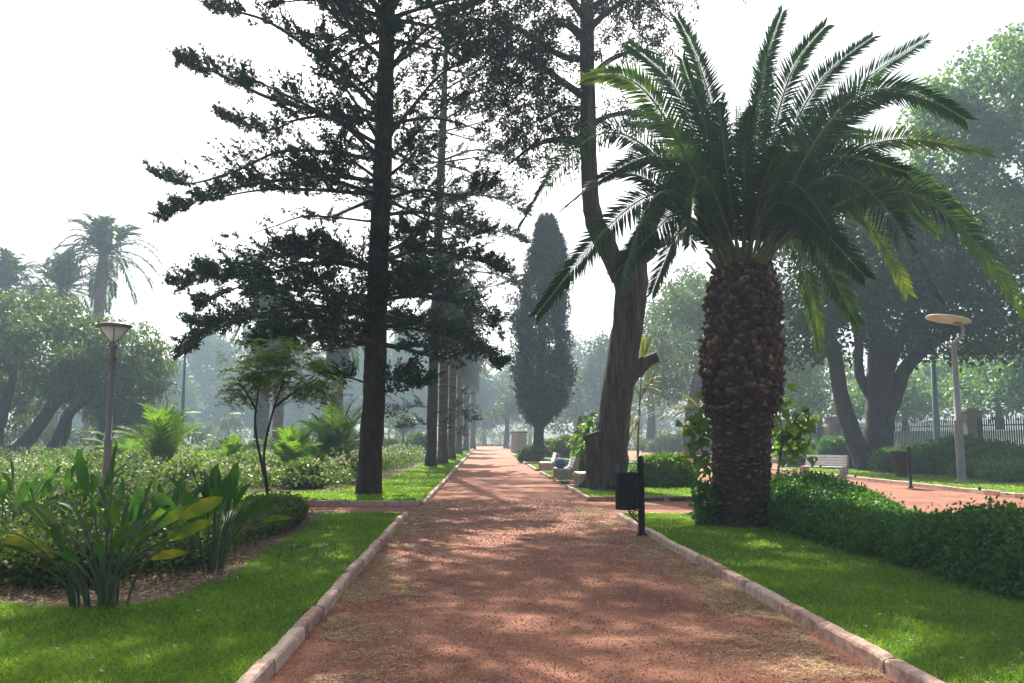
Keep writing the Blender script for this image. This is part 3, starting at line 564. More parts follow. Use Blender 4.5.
# heavier masses (pixels at the tree's depth), and the crown above
for (px, py, rx, ry, n, dy) in [(515, 28, 55, 34, 170, 0), (500, 85, 32, 32, 80, .8), (545, 75, 26, 42, 70, -.4), (470, 30, 32, 34, 50, 1.0), (540, 128, 36, 22, 46, .5), (575, 120, 18, 40, 34, .5), (630, 8, 50, 16, 52, 0), (640, 48, 30, 22, 14, .5), (625, 118, 34, 16, 14, .3), (560, -55, 120, 45, 150, 0), (590, -130, 95, 50, 110, .5), (700, -60, 60, 60, 50, 1.5), (505, 140, 26, 26, 20, 1)]:
    c = at(px, py, Y0 + dy) - base; q = rng.normal(size=(n, 3)) * .55; cc.append(c + q * np.array([rx * sxp, 1.7, ry * sxp]))
cc = np.concatenate(cc); clump_leaves(fo, cc, rng.uniform(.12, .34, len(cc)), 44, .15, .046, droop=.7, flat=1.1)
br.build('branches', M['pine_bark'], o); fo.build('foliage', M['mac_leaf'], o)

# --- slim Italian cypress beside the path ------------------------------------
Y1 = 59.9; base = np.array([4.36, Y1, LZ]); o = empty('cypress_tree', base, 'tall narrow columnar cypress on the right edge of the path', 'tree')
tb = MB(); sx1 = Y1 / FPX; tb.tube([(0, 0, -.05), (.05, 0, 1.5), (.15, 0, 4), (.4, 0, 10), (.6, 0, 14)], [.48, .38, .34, .25, .06], 12, rough=.15, seed=4)
for e in [(-.9, 0, 3.5), (1.2, .2, 3.7), (.8, -.3, 3.2), (-.5, .3, 4.5)]: tb.tube(bez((.1, 0, 1.9), (np.array(e) + (.1, 0, 1.9)) / 2 + (0, 0, -.2), e, 6), np.linspace(.13, .04, 6), 6)
tb.build('trunk', M['pepper_bark'], o)
prof = [(420, 540, 10), (410, 541, 20), (398, 543, 27), (380, 543, 31), (350, 543, 31), (320, 543, 30), (290, 545, 26), (265, 547, 21), (245, 548, 16), (230, 547, 11), (220, 547, 5)]
pz = [at(547, a[0], Y1)[2] - LZ for a in prof][::1]; px_ = [at(a[1], a[0], Y1)[0] - base[0] for a in prof]; pr_ = [a[2] * sx1 for a in prof]
n = 1900; z = rng.uniform(min(pz), max(pz), n); rr = np.interp(z, pz, pr_); xc = np.interp(z, pz, px_); a = rng.uniform(0, 6.28, n)
lump = .88 * np.array([1 + .34 * mnoise.noise(Vector((math.cos(q) * 2.2, math.sin(q) * 2.2, h * .45))) + .26 * mnoise.noise(Vector((math.cos(q) * 5, math.sin(q) * 5, h * 1.2))) for q, h in zip(a, z)])
r_ = rr * lump * (.55 + .45 * rng.random(n) ** .5); C = np.c_[xc + np.cos(a) * r_, np.sin(a) * r_, z]
fo = MB(); clump_leaves(fo, C, .32, 24, .30, .08, droop=-1.2, flat=1.6)
side = np.array([at(x, y, Y1) - base for x, y in [(513, 300), (516, 320), (520, 340), (522, 360), (519, 345), (524, 380), (526, 395), (518, 315), (522, 330), (528, 405)]]); clump_leaves(fo, np.repeat(side, 5, 0) + rng.normal(0, .35, (50, 3)), .35, 26, .30, .10, droop=-1.0, flat=1.6)
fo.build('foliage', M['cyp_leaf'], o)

# --- generic broadleaf tree ----------------------------------------------------
def tree(name, label, base, trunk, blobs, leafm, barkm, per_m2, clump_r, per, leaf, wid, droop=.2, group=None, limb_r=.12, cat='tree', shell=.5, flat=.8, nlimb=9):
    o = empty(name, base, label, cat, group); b = MB()
    for i, (pts, rr) in enumerate(trunk): P = spline(pts, 6); b.tube(P, lerp_r(rr, len(P)), 10, rough=.2, seed=i * 3 + len(pts))
    C = blob_centers(blobs, per_m2, shell); tops = [np.array(p[-1], float) for p, r in trunk]
    if limb_r:
        for e in C[rng.choice(len(C), min(nlimb, len(C)), replace=False)]:
            k = int(np.argmin([np.linalg.norm(e - q) for q in tops])); limbs(b, tops[k], [e], limb_r)
    b.build('trunk', barkm, o); f = MB(); clump_leaves(f, C, clump_r * rng.uniform(.7, 1.3, len(C)), per, leaf, wid, droop, flat); f.build('crown', leafm, o); return o
def blobpx(lst, Y, base):
    out_ = []
    for (px, py, rx, ry, dy, dp) in lst:
        c = at(px, py, Y + dy) - np.asarray(base); s_ = Y / FPX; out_.append((*c, rx * s_, dp, ry * s_))
    return out_
def pxp(lst, Y, base): return [at(x, y, Y if len(q) == 0 else Y + q[0]) - np.asarray(base) for (x, y, *q) in lst]

# ficus on the right
Yf = 38.8; base = np.array([18.4, Yf, LZ]); s_ = Yf / FPX
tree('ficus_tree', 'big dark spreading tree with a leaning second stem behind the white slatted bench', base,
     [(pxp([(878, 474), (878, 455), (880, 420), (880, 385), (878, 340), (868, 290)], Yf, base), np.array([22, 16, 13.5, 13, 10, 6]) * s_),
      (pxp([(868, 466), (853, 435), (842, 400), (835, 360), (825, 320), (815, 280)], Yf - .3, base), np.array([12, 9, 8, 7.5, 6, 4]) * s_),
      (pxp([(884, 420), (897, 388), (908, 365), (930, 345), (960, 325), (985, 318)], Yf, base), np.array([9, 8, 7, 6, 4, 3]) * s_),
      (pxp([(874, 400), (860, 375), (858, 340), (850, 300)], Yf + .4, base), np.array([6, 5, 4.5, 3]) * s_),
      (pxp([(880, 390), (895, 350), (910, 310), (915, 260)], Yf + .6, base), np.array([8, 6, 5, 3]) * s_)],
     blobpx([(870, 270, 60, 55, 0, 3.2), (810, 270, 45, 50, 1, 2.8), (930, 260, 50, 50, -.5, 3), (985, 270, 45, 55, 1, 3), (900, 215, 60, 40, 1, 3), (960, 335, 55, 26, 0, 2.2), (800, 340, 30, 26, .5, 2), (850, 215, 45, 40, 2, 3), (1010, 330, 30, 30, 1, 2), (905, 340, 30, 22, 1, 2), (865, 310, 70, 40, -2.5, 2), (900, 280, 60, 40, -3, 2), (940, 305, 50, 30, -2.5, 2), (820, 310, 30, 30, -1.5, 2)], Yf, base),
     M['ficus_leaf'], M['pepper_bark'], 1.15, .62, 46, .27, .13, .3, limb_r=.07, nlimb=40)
Yt = 50; base = np.array([at(1050, 440, Yt)[0], Yt, LZ])
tree('tall_tree', 'tall bright green tree rising over the dark tree at the right edge', base,
     [([(0, 0, 0), (.2, 0, 5), (0, 0, 10), (.5, 0, 15)], [.6, .45, .35, .2])],
     blobpx([(1000, 90, 50, 55, 0, 4), (955, 150, 45, 45, 1, 3.5), (1020, 170, 55, 55, -1, 4), (940, 100, 30, 28, 1, 2.5), (1060, 80, 50, 60, 0, 4), (990, 230, 60, 45, 0, 4), (1060, 230, 60, 60, 0, 4), (915, 205, 36, 40, 2, 3), (880, 190, 34, 32, 3, 3)], Yt, base),
     M['tall_leaf'], M['pepper_bark'], 1.0, .85, 40, .38, .18, .35, limb_r=.12)
# mid right trees behind the palm
Ym = 66; base = np.array([at(692, 450, Ym)[0], Ym, LZ])
tree('weeping_tree', 'dark weeping tree seen between the broken trunk and the palm', base, [(pxp([(692, 455), (691, 430), (694, 400), (700, 370)], Ym, base), [.75, .6, .5, .35])],
     blobpx([(690, 340, 45, 55, 0, 4), (735, 330, 50, 60, 1, 4), (665, 375, 26, 34, 0, 3), (780, 340, 40, 55, 2, 4), (700, 300, 34, 30, 1, 3), (800, 390, 30, 30, 2, 3)], Ym, base), M['mid_leaf'], M['pepper_bark'], .75, .8, 34, .42, .13, .9, limb_r=.14)
Ym = 90; base = np.array([at(650, 447, Ym)[0], Ym, LZ])
tree('broadleaf_tree', 'pale hazy round tree between the broken trunk and the weeping tree', base, [([(0, 0, 0), (.2, 0, 4), (0, 0, 9)], [.5, .4, .25])],
     blobpx([(668, 330, 26, 40, 0, 4), (650, 350, 20, 36, 0, 3), (690, 290, 24, 24, 2, 3), (700, 345, 30, 50, 4, 4)], Ym, base), M['mid_leaf'], M['pepper_bark'], .6, .95, 30, .5, .2, .3)
# hazy row beyond the cypress, and the end of the avenue
far_specs = [(600, 125, [(605, 375, 22, 28), (585, 395, 22, 25), (618, 400, 20, 30), (600, 350, 14, 14), (570, 415, 20, 20)], 'hazy pale tree seen between the columnar cypress and broken trunk'),
             (506, 118, [(505, 408, 12, 9), (512, 396, 7, 6), (498, 414, 8, 6), (514, 412, 8, 5)], 'small flat topped tree at the far right end of the path'),
             (484, 165, [(484, 405, 20, 32), (470, 395, 18, 28), (500, 400, 18, 30)], 'rounded hazy tree closing the far end of the path'),
             (530, 180, [(530, 395, 26, 38), (550, 385, 24, 42), (510, 385, 18, 40)], 'tall hazy tree behind the columnar cypress'),
             (575, 190, [(575, 375, 30, 36), (600, 385, 26, 40)], 'farthest hazy tree right of the columnar cypress'),
             (640, 170, [(640, 395, 30, 40), (665, 400, 26, 40)], 'hazy tree behind the far gravel square')]
for px, Yd, bl, lab in far_specs:
    base = np.array([at(px, 445, Yd)[0], Yd, 0]); zc = at(px, 400, Yd)[2]
    tree('far_tree', lab, base, [([(0, 0, 0), (.15, 0, zc * .5), (0, 0, zc)], [.4, .3, .15])], blobpx([(a, b2, c, d, 0, c * Yd / FPX) for a, b2, c, d in bl], Yd, base), M['far_leaf'], M['pepper_bark'], .4, 1.1, 26, .7, .3, .3, limb_r=.08)
# hazy wood across the park on the left
proto = None
far_left = [(120, 168, 5.5, .95, 'leftmost tree of the hazy far wood, beside the pepper trees'), (165, 150, 4.2, 1.0, 'hazy far tree behind the thin green pole'), (205, 175, 6.2, 1.05, 'hazy far tree just right of the thin green pole'), (238, 160, 4.5, .9, 'hazy far tree left of the grey palm trunks'), (305, 170, 5.4, 1.0, 'hazy far tree between the grey palm trunks'),
            (350, 180, 6.3, 1.05, 'hazy far tree behind the near dark pine trunk'), (398, 165, 5.5, 1.0, 'hazy far tree just right of the near pine trunk'), (415, 190, 7.0, 1.1, 'hazy far tree left of the second pine'), (75, 185, 6.0, 1.05, 'hazy far tree behind the pepper trees'), (270, 190, 7.2, 1.1, 'hazy far tree behind the young tree'), (455, 200, 7.0, 1.0, 'hazy far tree behind the row of palm trunks')]
for px, Yd, sc_, asp, lab in far_left:
    base = np.array([at(px, 445, Yd)[0], Yd, 0])
    if proto is None:
        q = tree('far_tree', lab, base, [([(0, 0, 0), (.02, 0, 1.0), (0, 0, 2)], [.12, .09, .05])], [(0, 0, 2.2, 1.15, 1.1, 1.0), (-.8, .2, 1.6, .8, .8, .75), (.8, -.1, 1.5, .85, .8, .8), (.1, .1, 3.0, .7, .7, .55), (-.2, -.5, 1.0, .8, .6, .6)], M['far_leaf'], M['pepper_bark'], 13, .22, 26, .16, .07, .3, limb_r=.03); proto = q
    else: q = copy_tree(proto)
    q.location = base; q.scale = (sc_, sc_, sc_ * asp); q.rotation_euler = (0, 0, rng.uniform(0, 6.28)); tag(q, lab, 'tree', 'hazy wood across the park on the left')
# small far trees and domed shrubs around the left lawns
def shrub(name, label, c, dims, mat, n, leaf, wid, group=None, cat='shrub', noise=.12, per=16, cr=.16, box=False, tint=None):
    o = empty(name, (c[0], c[1], c[2] if len(c) > 2 else LZ), label, cat, group); q = nrm(rng.normal(size=(n, 3))); 
    if box: q = np.sign(q) * np.abs(q) ** .45; q = q / np.maximum(np.abs(q).max(1, keepdims=True), .8)
    q = q * (1 - .35 * rng.random(n) ** 2)[:, None]
    q *= np.array([1 + noise * 2 * mnoise.noise(Vector(v * 2.2 + c[0])) for v in q])[:, None]
    C = q * np.array(dims) / 2; C[:, 2] = np.abs(C[:, 2] + dims[2] * .5) ; f = MB(); clump_leaves(f, C, cr, per, leaf, wid, -.2, .9); f.build('foliage', mat, o)
    s = MB()
    for k in range(5):
        e = np.array([rng.uniform(-.3, .3) * dims[0], rng.uniform(-.3, .3) * dims[1], dims[2] * .7]); s.tube(bez((0, 0, -.03), e * .55, e, 6), np.linspace(.02, .006, 6), 5)
    s.build('stems', M['pepper_bark'], o); return o
for px, py, Yd, wpx, hpx, lab in [(420, 461, 62, 26, 22, 'dark rounded shrub just left of the second pine trunk'), (389, 458, 58, 18, 18, 'rounded shrub beside the near pine trunk'), (402, 449, 95, 30, 11, 'pale domed shrub beyond the flower bed'), (336, 452, 80, 18, 10, 'low dark shrub between the bed palms'), (270, 452, 85, 50, 9, 'low wide shrub behind the small palms'), (355, 456, 75, 18, 12, 'dark shrub left of the near pine trunk'), (215, 448, 100, 40, 10, 'low hazy shrub beyond the arching frond')]:
    p = at(px, py, Yd); k = Yd / FPX; shrub('round_shrub', lab, (p[0], Yd), (wpx * k, wpx * k, hpx * k), M['mid_leaf'], 260, .22, .12, 'shrubs beyond the flower bed', cr=.3)
for px, Yd, hpx, wpx, lab in [(402, 85, 38, 30, 'small round headed tree between the two pines'), (228, 105, 35, 22, 'small pale tree beyond the bed, left of the grey palms'), (205, 110, 24, 18, 'small pale tree right of the far thin pole'), (312, 100, 34, 22, 'small pale tree right of the grey palm trunks')]:
    base = np.array([at(px, 445, Yd)[0], Yd, LZ]); k = Yd / FPX
    tree('small_tree', lab, base, [([(0, 0, 0), (.1, 0, hpx * k * .4), (0, 0, hpx * k * .6)], [.13, .1, .07])], [(0, 0, hpx * k * .72, wpx * k / 2, wpx * k / 2, hpx * k * .25), (wpx * k * .2, 0, hpx * k * .85, wpx * k * .3, wpx * k * .3, hpx * k * .15)], M['mid_leaf'], M['pepper_bark'], 2.2, .35, 22, .25, .13, .3, 'small trees beyond the flower bed', limb_r=.05)

# pepper trees on the left
Yp = 47; base = np.array([at(5, 466, Yp)[0], Yp, LZ]); k = Yp / FPX
tree('pepper_tree', 'weeping pepper tree with a leaning forked trunk at the left edge', base,
     [(pxp([(4, 468), (12, 455), (28, 440), (44, 418), (58, 400), (75, 388)], Yp, base), np.array([11, 8, 7, 6.5, 5.5, 4]) * k), (pxp([(0, 462), (-4, 440), (2, 415), (8, 395), (14, 375)], Yp, base), np.array([8, 6, 5.5, 5, 3]) * k)],
     blobpx([(20, 335, 48, 40, 0, 4), (-25, 350, 50, 50, 1, 4), (60, 350, 36, 42, -1, 3.5), (40, 310, 34, 22, 1, 3), (0, 400, 30, 28, 2, 3), (70, 385, 24, 22, 0, 2.5), (30, 395, 28, 20, 3, 2.5), (-5, 305, 30, 16, 1, 3)], Yp, base), M['pepper_leaf'], M['pepper_bark'], 1.25, .60, 34, .34, .10, 1.3, 'pepper trees on the left')
Yp = 49; base = np.array([at(52, 464, Yp)[0], Yp, LZ]); k = Yp / FPX
tree('pepper_tree', 'weeping pepper tree with two trunks just behind the lantern post', base,
     [(pxp([(50, 466), (55, 450), (63, 432), (68, 415), (84, 400), (100, 385)], Yp, base), np.array([10, 7.5, 7, 5.5, 4.5, 3]) * k), (pxp([(99, 463), (100, 440), (104, 415), (110, 390)], Yp + 2, base), np.array([5, 4, 3.5, 2.5]) * k), (pxp([(107, 463), (110, 440), (113, 415), (118, 395)], Yp + 2.3, base), np.array([4.5, 3.5, 3, 2.2]) * k)],
     blobpx([(115, 350, 42, 30, 0, 3.5), (135, 385, 30, 36, 1, 3), (95, 375, 36, 34, -1, 3.5), (148, 370, 18, 28, 0, 2.5), (120, 410, 28, 22, 1, 2.5), (100, 330, 22, 10, 0, 2.5), (145, 420, 14, 20, 1, 2)], Yp, base), M['pepper_leaf'], M['pepper_bark'], 1.35, .58, 34, .34, .10, 1.3, 'pepper trees on the left')

# --- palms ---------------------------------------------------------------------
def frond_geo(rib, lf, P, leaf_len, nl, tint, bare=.14, rr=.03, wd=.032, vee=.35, droop=.25, tipf=.45, curl=0.0, faded=0.0, roll=0.0, twist=0.0):
    P = np.asarray(P); m = len(P); seg = np.r_[0, np.cumsum(np.linalg.norm(np.diff(P, axis=0), axis=1))]; cum = seg / seg[-1]
    rib.tube(P, rr * np.interp(np.linspace(0, 1, m), [0, .15, 1], [1.5, 1, .2]), 5, t=rng.random() * .5 + tint * .4, cap=False)
    T = nrm(np.gradient(P, axis=0)); u = np.linspace(bare, 1, nl)
    Q = np.stack([np.interp(u, cum, P[:, k]) for k in range(3)], 1); TT = nrm(np.stack([np.interp(u, cum, T[:, k]) for k in range(3)], 1))
    hd = P[-1] - P[0]; hd = np.array([hd[0], hd[1], 0]); hd = hd / max(np.linalg.norm(hd), .2)
    ref = np.array([0, 0, 1.]) * .9 - hd * .45
    S = nrm(np.cross(TT, ref)); N = nrm(np.cross(S, TT)); ra = (roll + twist * u)[:, None]; S, N = S * np.cos(ra) + N * np.sin(ra), N * np.cos(ra) - S * np.sin(ra)
    prof = np.interp(u, [bare, bare + .12, .45, .75, 1], [.25, .75, 1, .85, tipf])
    for sg in (-1, 1):
        n = len(u); fw = np.interp(u, [0, .6, 1], [.45, .75, 1.6])[:, None] + rng.normal(0, .10, (n, 1))
        D = nrm(S * sg + TT * fw + N * (vee + rng.normal(0, .14, (n, 1)))); L = leaf_len * prof * rng.uniform(.88, 1.08, n)
        P0 = Q + S * sg * rr * .4; D2 = nrm(D + np.array([0, 0, -droop]) * rng.uniform(.6, 1.5, (n, 1))); P1 = P0 + D * L[:, None] * .5; P2 = P1 + D2 * L[:, None] * .5
        Wv = nrm(np.cross(D, N + S * sg * .4)) * (wd / 2) * rng.uniform(.8, 1.15, n)[:, None]
        P1 = P0 + D * L[:, None] * .35; V = np.stack([P0 - Wv * .4, P0 + Wv * .4, P1 + Wv, P1 - Wv, P2], 1).reshape(-1, 3); o5 = np.arange(n)[:, None] * 5
        t = np.clip(tint + .12 * rng.normal(size=n) + faded * u, 0, 1)
        n0 = lf.n; lf.add(V, o5 + np.array([[0, 1, 2, 3]]), np.repeat(t, 5)); lf.f.append(n0 + o5 + np.array([[3, 2, 4]])); lf.sm.append(False)
# the big date palm
Yd = 14.8; base = np.array([4.62, Yd, LZ]); palm = empty('date_palm', base, 'huge date palm with a rough brown trunk and arching fronds beside the hedge', 'palm tree')
k = Yd / FPX
tr = MB(); pf = [(532, 34), (520, 32), (500, 31), (470, 31.5), (440, 32), (415, 34), (395, 38), (375, 41), (350, 40), (320, 38), (295, 35), (280, 30), (268, 24), (255, 17)]
hz_ = [at(742, y, Yd)[2] - LZ for y, r in pf]; hz_[0] = -.06; rad = [r * k * .93 for y, r in pf]; cx = [at(741 + (532 - y) * .005, y, Yd)[0] - base[0] for y, r in pf]
zz = np.linspace(hz_[0], hz_[-1], 60); rr = np.interp(zz, hz_, rad)
tr.tube(np.c_[np.interp(zz, hz_, cx), np.zeros(60), zz], rr * .95, 40, t=-.3, rough=.06, seed=1)
# leaf-base boots spiralling up the trunk
nb = 1250; ga = 2.39996
for i in range(nb):
    u = (i + .5) / nb; z = .02 + u * (hz_[-1] - .25); a = i * ga + rng.normal(0, .05); r = np.interp(z, hz_, rad); xc = np.interp(z, hz_, cx)
    big = np.interp(z, [0, 1.6, 2.1, 2.6, 4.6], [.55, .62, 1.15, 1.1, 1.05]); d = np.array([math.cos(a), math.sin(a), 0]); tg = np.array([-math.sin(a), math.cos(a), 0])
    wv = np.interp(z, [0, 1.7, 2.3], [.10, .10, .072]) * big * rng.uniform(.6, 1.4); hv = np.interp(z, [0, 1.7, 2.3], [.042, .05, .125]) * rng.uniform(.7, 1.3); ou = (.035 + .05 * big) * rng.uniform(.2, 1.7) * np.interp(z, [0, 1.6, 2.0], [.5, .6, 1.2]); a += rng.normal(0, .12); z += rng.normal(0, .03)
    c = np.array([xc, 0, z]) + d * r * .93; tip = rng.uniform(.1, 1.0) if rng.random() < .8 else 1.4
    up = np.array([0, 0, 1.]); V = [c - tg * wv - up * hv * .6, c + tg * wv - up * hv * .6, c + tg * wv * .75 + up * hv * .5, c - tg * wv * .75 + up * hv * .5,
        c + d * ou - tg * wv * .55 + up * hv * .35, c + d * ou + tg * wv * .55 + up * hv * .35, c + d * ou * .8 + tg * wv * .4 + up * hv * .8, c + d * ou * .8 - tg * wv * .4 + up * hv * .8]
    tr.add(V, [[0, 1, 5, 4], [1, 2, 6, 5], [2, 3, 7, 6], [3, 0, 4, 7], [4, 5, 6, 7]], np.array([-.2] * 4 + [tip * .55] * 4))
# hanging fibres round the waist
nf = 700; a = rng.uniform(0, 6.28, nf); z = rng.normal(2.35, .22, nf); r = np.interp(z, hz_, rad) * 1.0; xc = np.interp(z, hz_, cx)
tr.leaves(np.c_[xc + np.cos(a) * r, np.sin(a) * r, z], np.c_[np.cos(a) * .25, np.sin(a) * .25, -np.ones(nf)], rng.uniform(.10, .30, nf), .02, t=rng.random(nf) * .4 - .1)
tr.build('trunk', M['palm_trunk'], palm)
cr = np.array([at(742, 262, Yd)[0] - base[0], 0, at(742, 262, Yd)[2] - LZ])
def hero(mid, tip, dym, dyt, L=.42, tint=.3, faded=0.0, droop=.22, nl=125, vee=.26):
    m_ = at(*mid, Yd + dym) - base; t_ = at(*tip, Yd + dyt) - base
    hd = np.array([t_[0] - cr[0], t_[1], 0]); hd = hd / max(np.linalg.norm(hd), .3); p0 = cr + hd * .22 + np.array([0, 0, -.1])
    P = bez(p0, m_, t_, 22); uu_ = np.linspace(0, 1, 22)[:, None]; P = P + np.array([0, 0, 1.]) * (.22 * np.sin(uu_ * math.pi) ** 2 * (.4 + abs(hd[0]))) + hd * (rng.uniform(-.05, .22) * uu_ ** 4) - np.array([0, 0, 1.]) * (rng.uniform(.0, .16) * uu_ ** 5); rib, lf = MB(), MB(); Tm = nrm(P[12] - P[8]); ref = np.array([0, 0, .9]) - .45 * hd; S0 = nrm(np.cross(Tm, ref)); N0 = nrm(np.cross(S0, Tm)); St = nrm(np.cross(Tm, np.array([0, 1., 0]) + rng.normal(0, .14, 3)))
    ra = math.atan2(St @ N0, St @ S0); ra = (ra + math.pi / 2) % math.pi - math.pi / 2
    frond_geo(rib, lf, P, L * 1.2, nl, tint, rr=.024, wd=.038, faded=faded, droop=droop, vee=vee, roll=ra + rng.normal(0, .10), twist=rng.uniform(-.3, .3))
    f = lf.build('frond', M['palm_leaf'], palm); rib.build('midrib', M['palm_rib'], f); return f
H = [((655, 118), (588, 78), -1.0, -1.9, .44, .35, .45), ((622, 150), (529, 222), -.6, -1.4, .42, .28, .1), ((655, 210), (540, 312), .4, .5, .40, .22, .0), ((668, 205), (628, 282), -1.4, -2.6, .46, .25, .05),
     ((712, 120), (681, 12), .5, .9, .40, .25, 0), ((708, 150), (682, 58), -.5, -1.0, .40, .25, .1), ((758, 120), (779, 4), .6, 1.0, .40, .22, 0), ((780, 120), (813, 22), -.5, -.9, .40, .25, 0), ((805, 120), (874, 36), .9, 1.6, .40, .25, 0), ((832, 132), (917, 33), -.3, -.5, .42, .25, .05),
     ((850, 118), (962, 118), -1.1, -2.0, .44, .25, .1), ((860, 165), (982, 152), .3, .6, .42, .58, .35), ((838, 188), (930, 292), -1.4, -2.7, .46, .28, .05), ((900, 208), (1018, 316), -.2, -.4, .46, .36, .25), ((838, 218), (908, 288), .9, 1.4, .40, .62, .3), ((792, 252), (820, 345), .9, 1.5, .38, .50, .25),
     ((640, 190), (572, 205), .9, 1.7, .40, .25, .1), ((690, 160), (628, 120), 1.2, 2.4, .40, .22, 0), ((760, 140), (765, 50), 1.4, 2.6, .40, .2, 0), 
     ((800, 150), (845, 90), 1.6, 3.0, .40, .22, 0), ((690, 195), (660, 215), 1.8, 3.1, .40, .22, 0), ((780, 190), (830, 230), -1.8, -3.1, .40, .3, 0), ((745, 160), (752, 100), -1.5, -2.6, .40, .25, 0), ((705, 190), (690, 235), -1.8, -3.0, .40, .28, 0),
     ((700, 245), (655, 240), .5, .9, .32, .3, 0), ((800, 165), (870, 130), 1.3, 2.4, .40, .25, 0), ((722, 140), (722, 100), -.7, -1.4, .36, .2, 0), ((812, 205), (880, 190), .8, 1.6, .40, .4, .2), ((770, 170), (790, 150), -1.7, -3.0, .42, .25, 0), ((850, 200), (930, 225), .6, 1.0, .40, .45, .2), ((672, 178), (602, 178), .3, .8, .44, .25, .1), ((680, 150), (612, 108), .9, 1.6, .42, .25, .1), ((690, 225), (615, 268), -.3, -.7, .44, .25, .05), ((700, 215), (652, 292), .3, .5, .42, .3, .05), ((782, 215), (855, 268), -.9, -1.6, .44, .3, .1), ((690, 130), (640, 40), .2, .5, .42, .25, 0), ((815, 180), (900, 170), -.6, -1.1, .44, .3, .1), ((790, 230), (850, 320), .3, .6, .42, .4, .15), ((830, 150), (905, 80), .6, 1.2, .42, .25, 0), ((870, 190), (965, 215), .2, .4, .44, .35, .2)]
for (mid, tip, d1, d2, L, tn, fd) in H: hero(mid, tip, d1, d2, L, tn, fd)
rib, lf = MB(), MB(); P = bez(cr + (0, -.2, -.1), at(742, 180, Yd - .5) - base, at(738, 108, Yd - .6) - base, 14); frond_geo(rib, lf, P, .30, 60, .4, rr=.03, vee=-.1, droop=1.2); f = tag(lf.build('frond', M['palm_dead'], palm), 'withered grey brown frond upright in the crown centre'); rib.build('midrib', M['palm_dead'], f)
ps = MB()
for i in range(70):
    a = i * ga; e = np.array([math.cos(a), math.sin(a), 0]); l = rng.uniform(.35, .75); p0 = cr + e * rng.uniform(.25, .45) + (0, 0, -.55 + .3 * rng.random()); p0 = cr + (p0 - cr) * (.8, .8, 1); ps.tube(bez(p0, p0 + e * l * .22 + (0, 0, l * .55), p0 + e * l * .55 + (0, 0, l * 1.0), 6), np.linspace(.045, .022, 6), 5, t=rng.random() * .6)
tag(ps.build('frond_stalks', M['palm_rib'], palm), 'yellowish frond stalks fanning out under the crown')

def far_palm(name, label, base, h, r, lean, nf, flen, mat_t, seed, group=None, skirt=0.0, dead=False, tint=.35, dr=(.2, 1.0)):
    o = empty(name, base, label, 'palm tree', group); b = MB(); zz = np.linspace(-.05, h, 24); u = zz / h
    b.tube(np.c_[lean * np.abs(u) ** 1.5, 0 * u, zz], r * np.interp(u, [0, .06, .8, .92, 1], [1.35, 1.05, .95, 1.15, .7]), 12, rough=.12, seed=seed); b.build('trunk', mat_t, o)
    rib, lf = MB(), MB(); top = np.array([lean, 0, h])
    for i in range(nf):
        a = i * ga + rng.normal(0, .2); el = math.radians(np.interp(i / nf, [0, 1], [86, -38]) + rng.normal(0, 6)); d = np.array([math.cos(a), math.sin(a), 0]); L = flen * rng.uniform(.85, 1.1)
        m_ = top + d * L * .5 * math.cos(el) + (0, 0, L * .5 * math.sin(el) + .08 * L); t_ = top + d * L * (math.cos(el) * .85 + .08) + (0, 0, L * (math.sin(el) * .85 - rng.uniform(*dr) * .45))
        frond_geo(rib, lf, bez(top, m_, t_, 10), flen * .21, 44, tint, rr=.04, wd=.12, bare=.1, droop=.6)
    c = lf.build('crown', M['palm_leaf'], o); rib.build('midribs', M['palm_rib'], c)
    if skirt:
        s = MB(); n = 900; a = rng.uniform(0, 6.28, n); z = h - skirt * rng.random(n) ** .8; rr_ = r * 1.0 + .55 * r * rng.random(n)
        s.leaves(np.c_[np.cos(a) * rr_ + lean, np.sin(a) * rr_, z], np.c_[np.cos(a) * .25, np.sin(a) * .25, -np.ones(n)], rng.uniform(.5, 1.3, n), .14); tag(s.build('dead_skirt', M['palm_dead'], o), 'skirt of dry hanging leaves')
    return o
for (bx, by, Yv, ht, r, lab) in [(442.5, 467, 48, 10.2, .26, 'tan palm trunk directly behind the second pine'), (451.5, 458, 58, 10.6, .25, 'second grey palm trunk of the row along the path, with a bulge'), (459, 453, 76, 11, .27, 'third palm trunk of the row along the path'), (466, 450, 92, 11, .29, 'fourth palm trunk of the row along the path'), (473, 448, 112, 11.5, .32, 'farthest palm trunk of the row along the path')]:
    p = at(bx, by, Yv); far_palm('row_palm', lab, (p[0], Yv, LZ), ht, r, .1, 30, 3.0, M['fan_trunk'], bx, 'row of palms along the left of the path', skirt=3.2, tint=.3)
for (bx, Yv, ht, r, lab) in [(262, 62, 10.6, .42, 'thick grey palm trunk behind the young tree'), (277, 64, 10.0, .40, 'grey palm trunk just right of the thick one behind the young tree'), (336, 60, 9.2, .42, 'grey palm trunk left of the near pine, above the bed palms')]:
    p = at(bx, 447, Yv); far_palm('grey_palm', lab, (p[0], Yv, LZ), ht, r, 0, 28, 3.4, M['fan_trunk'], bx, 'grey palms behind the flower bed', skirt=2.6, tint=.25)
for (bx, Yv, top, r, nf, fl, lab) in [(88, 78, (104, 256), .5, 54, 5.2, 'tallest hazy palm rising above the pepper trees'), (50, 80, (63, 290), .5, 50, 5.2, 'hazy palm with upright fronds left of the tallest one'), (26, 74, (4, 292), .5, 46, 5.0, 'hazy palm at the left edge, mostly behind the pepper tree')]:
    p = at(bx, 450, Yv); t_ = at(*top, Yv); far_palm('tall_palm', lab, (p[0], Yv, LZ), t_[2] - LZ, r, t_[0] - p[0], nf, fl, M['red_trunk'], bx, 'tall palms behind the pepper trees', tint=.2)

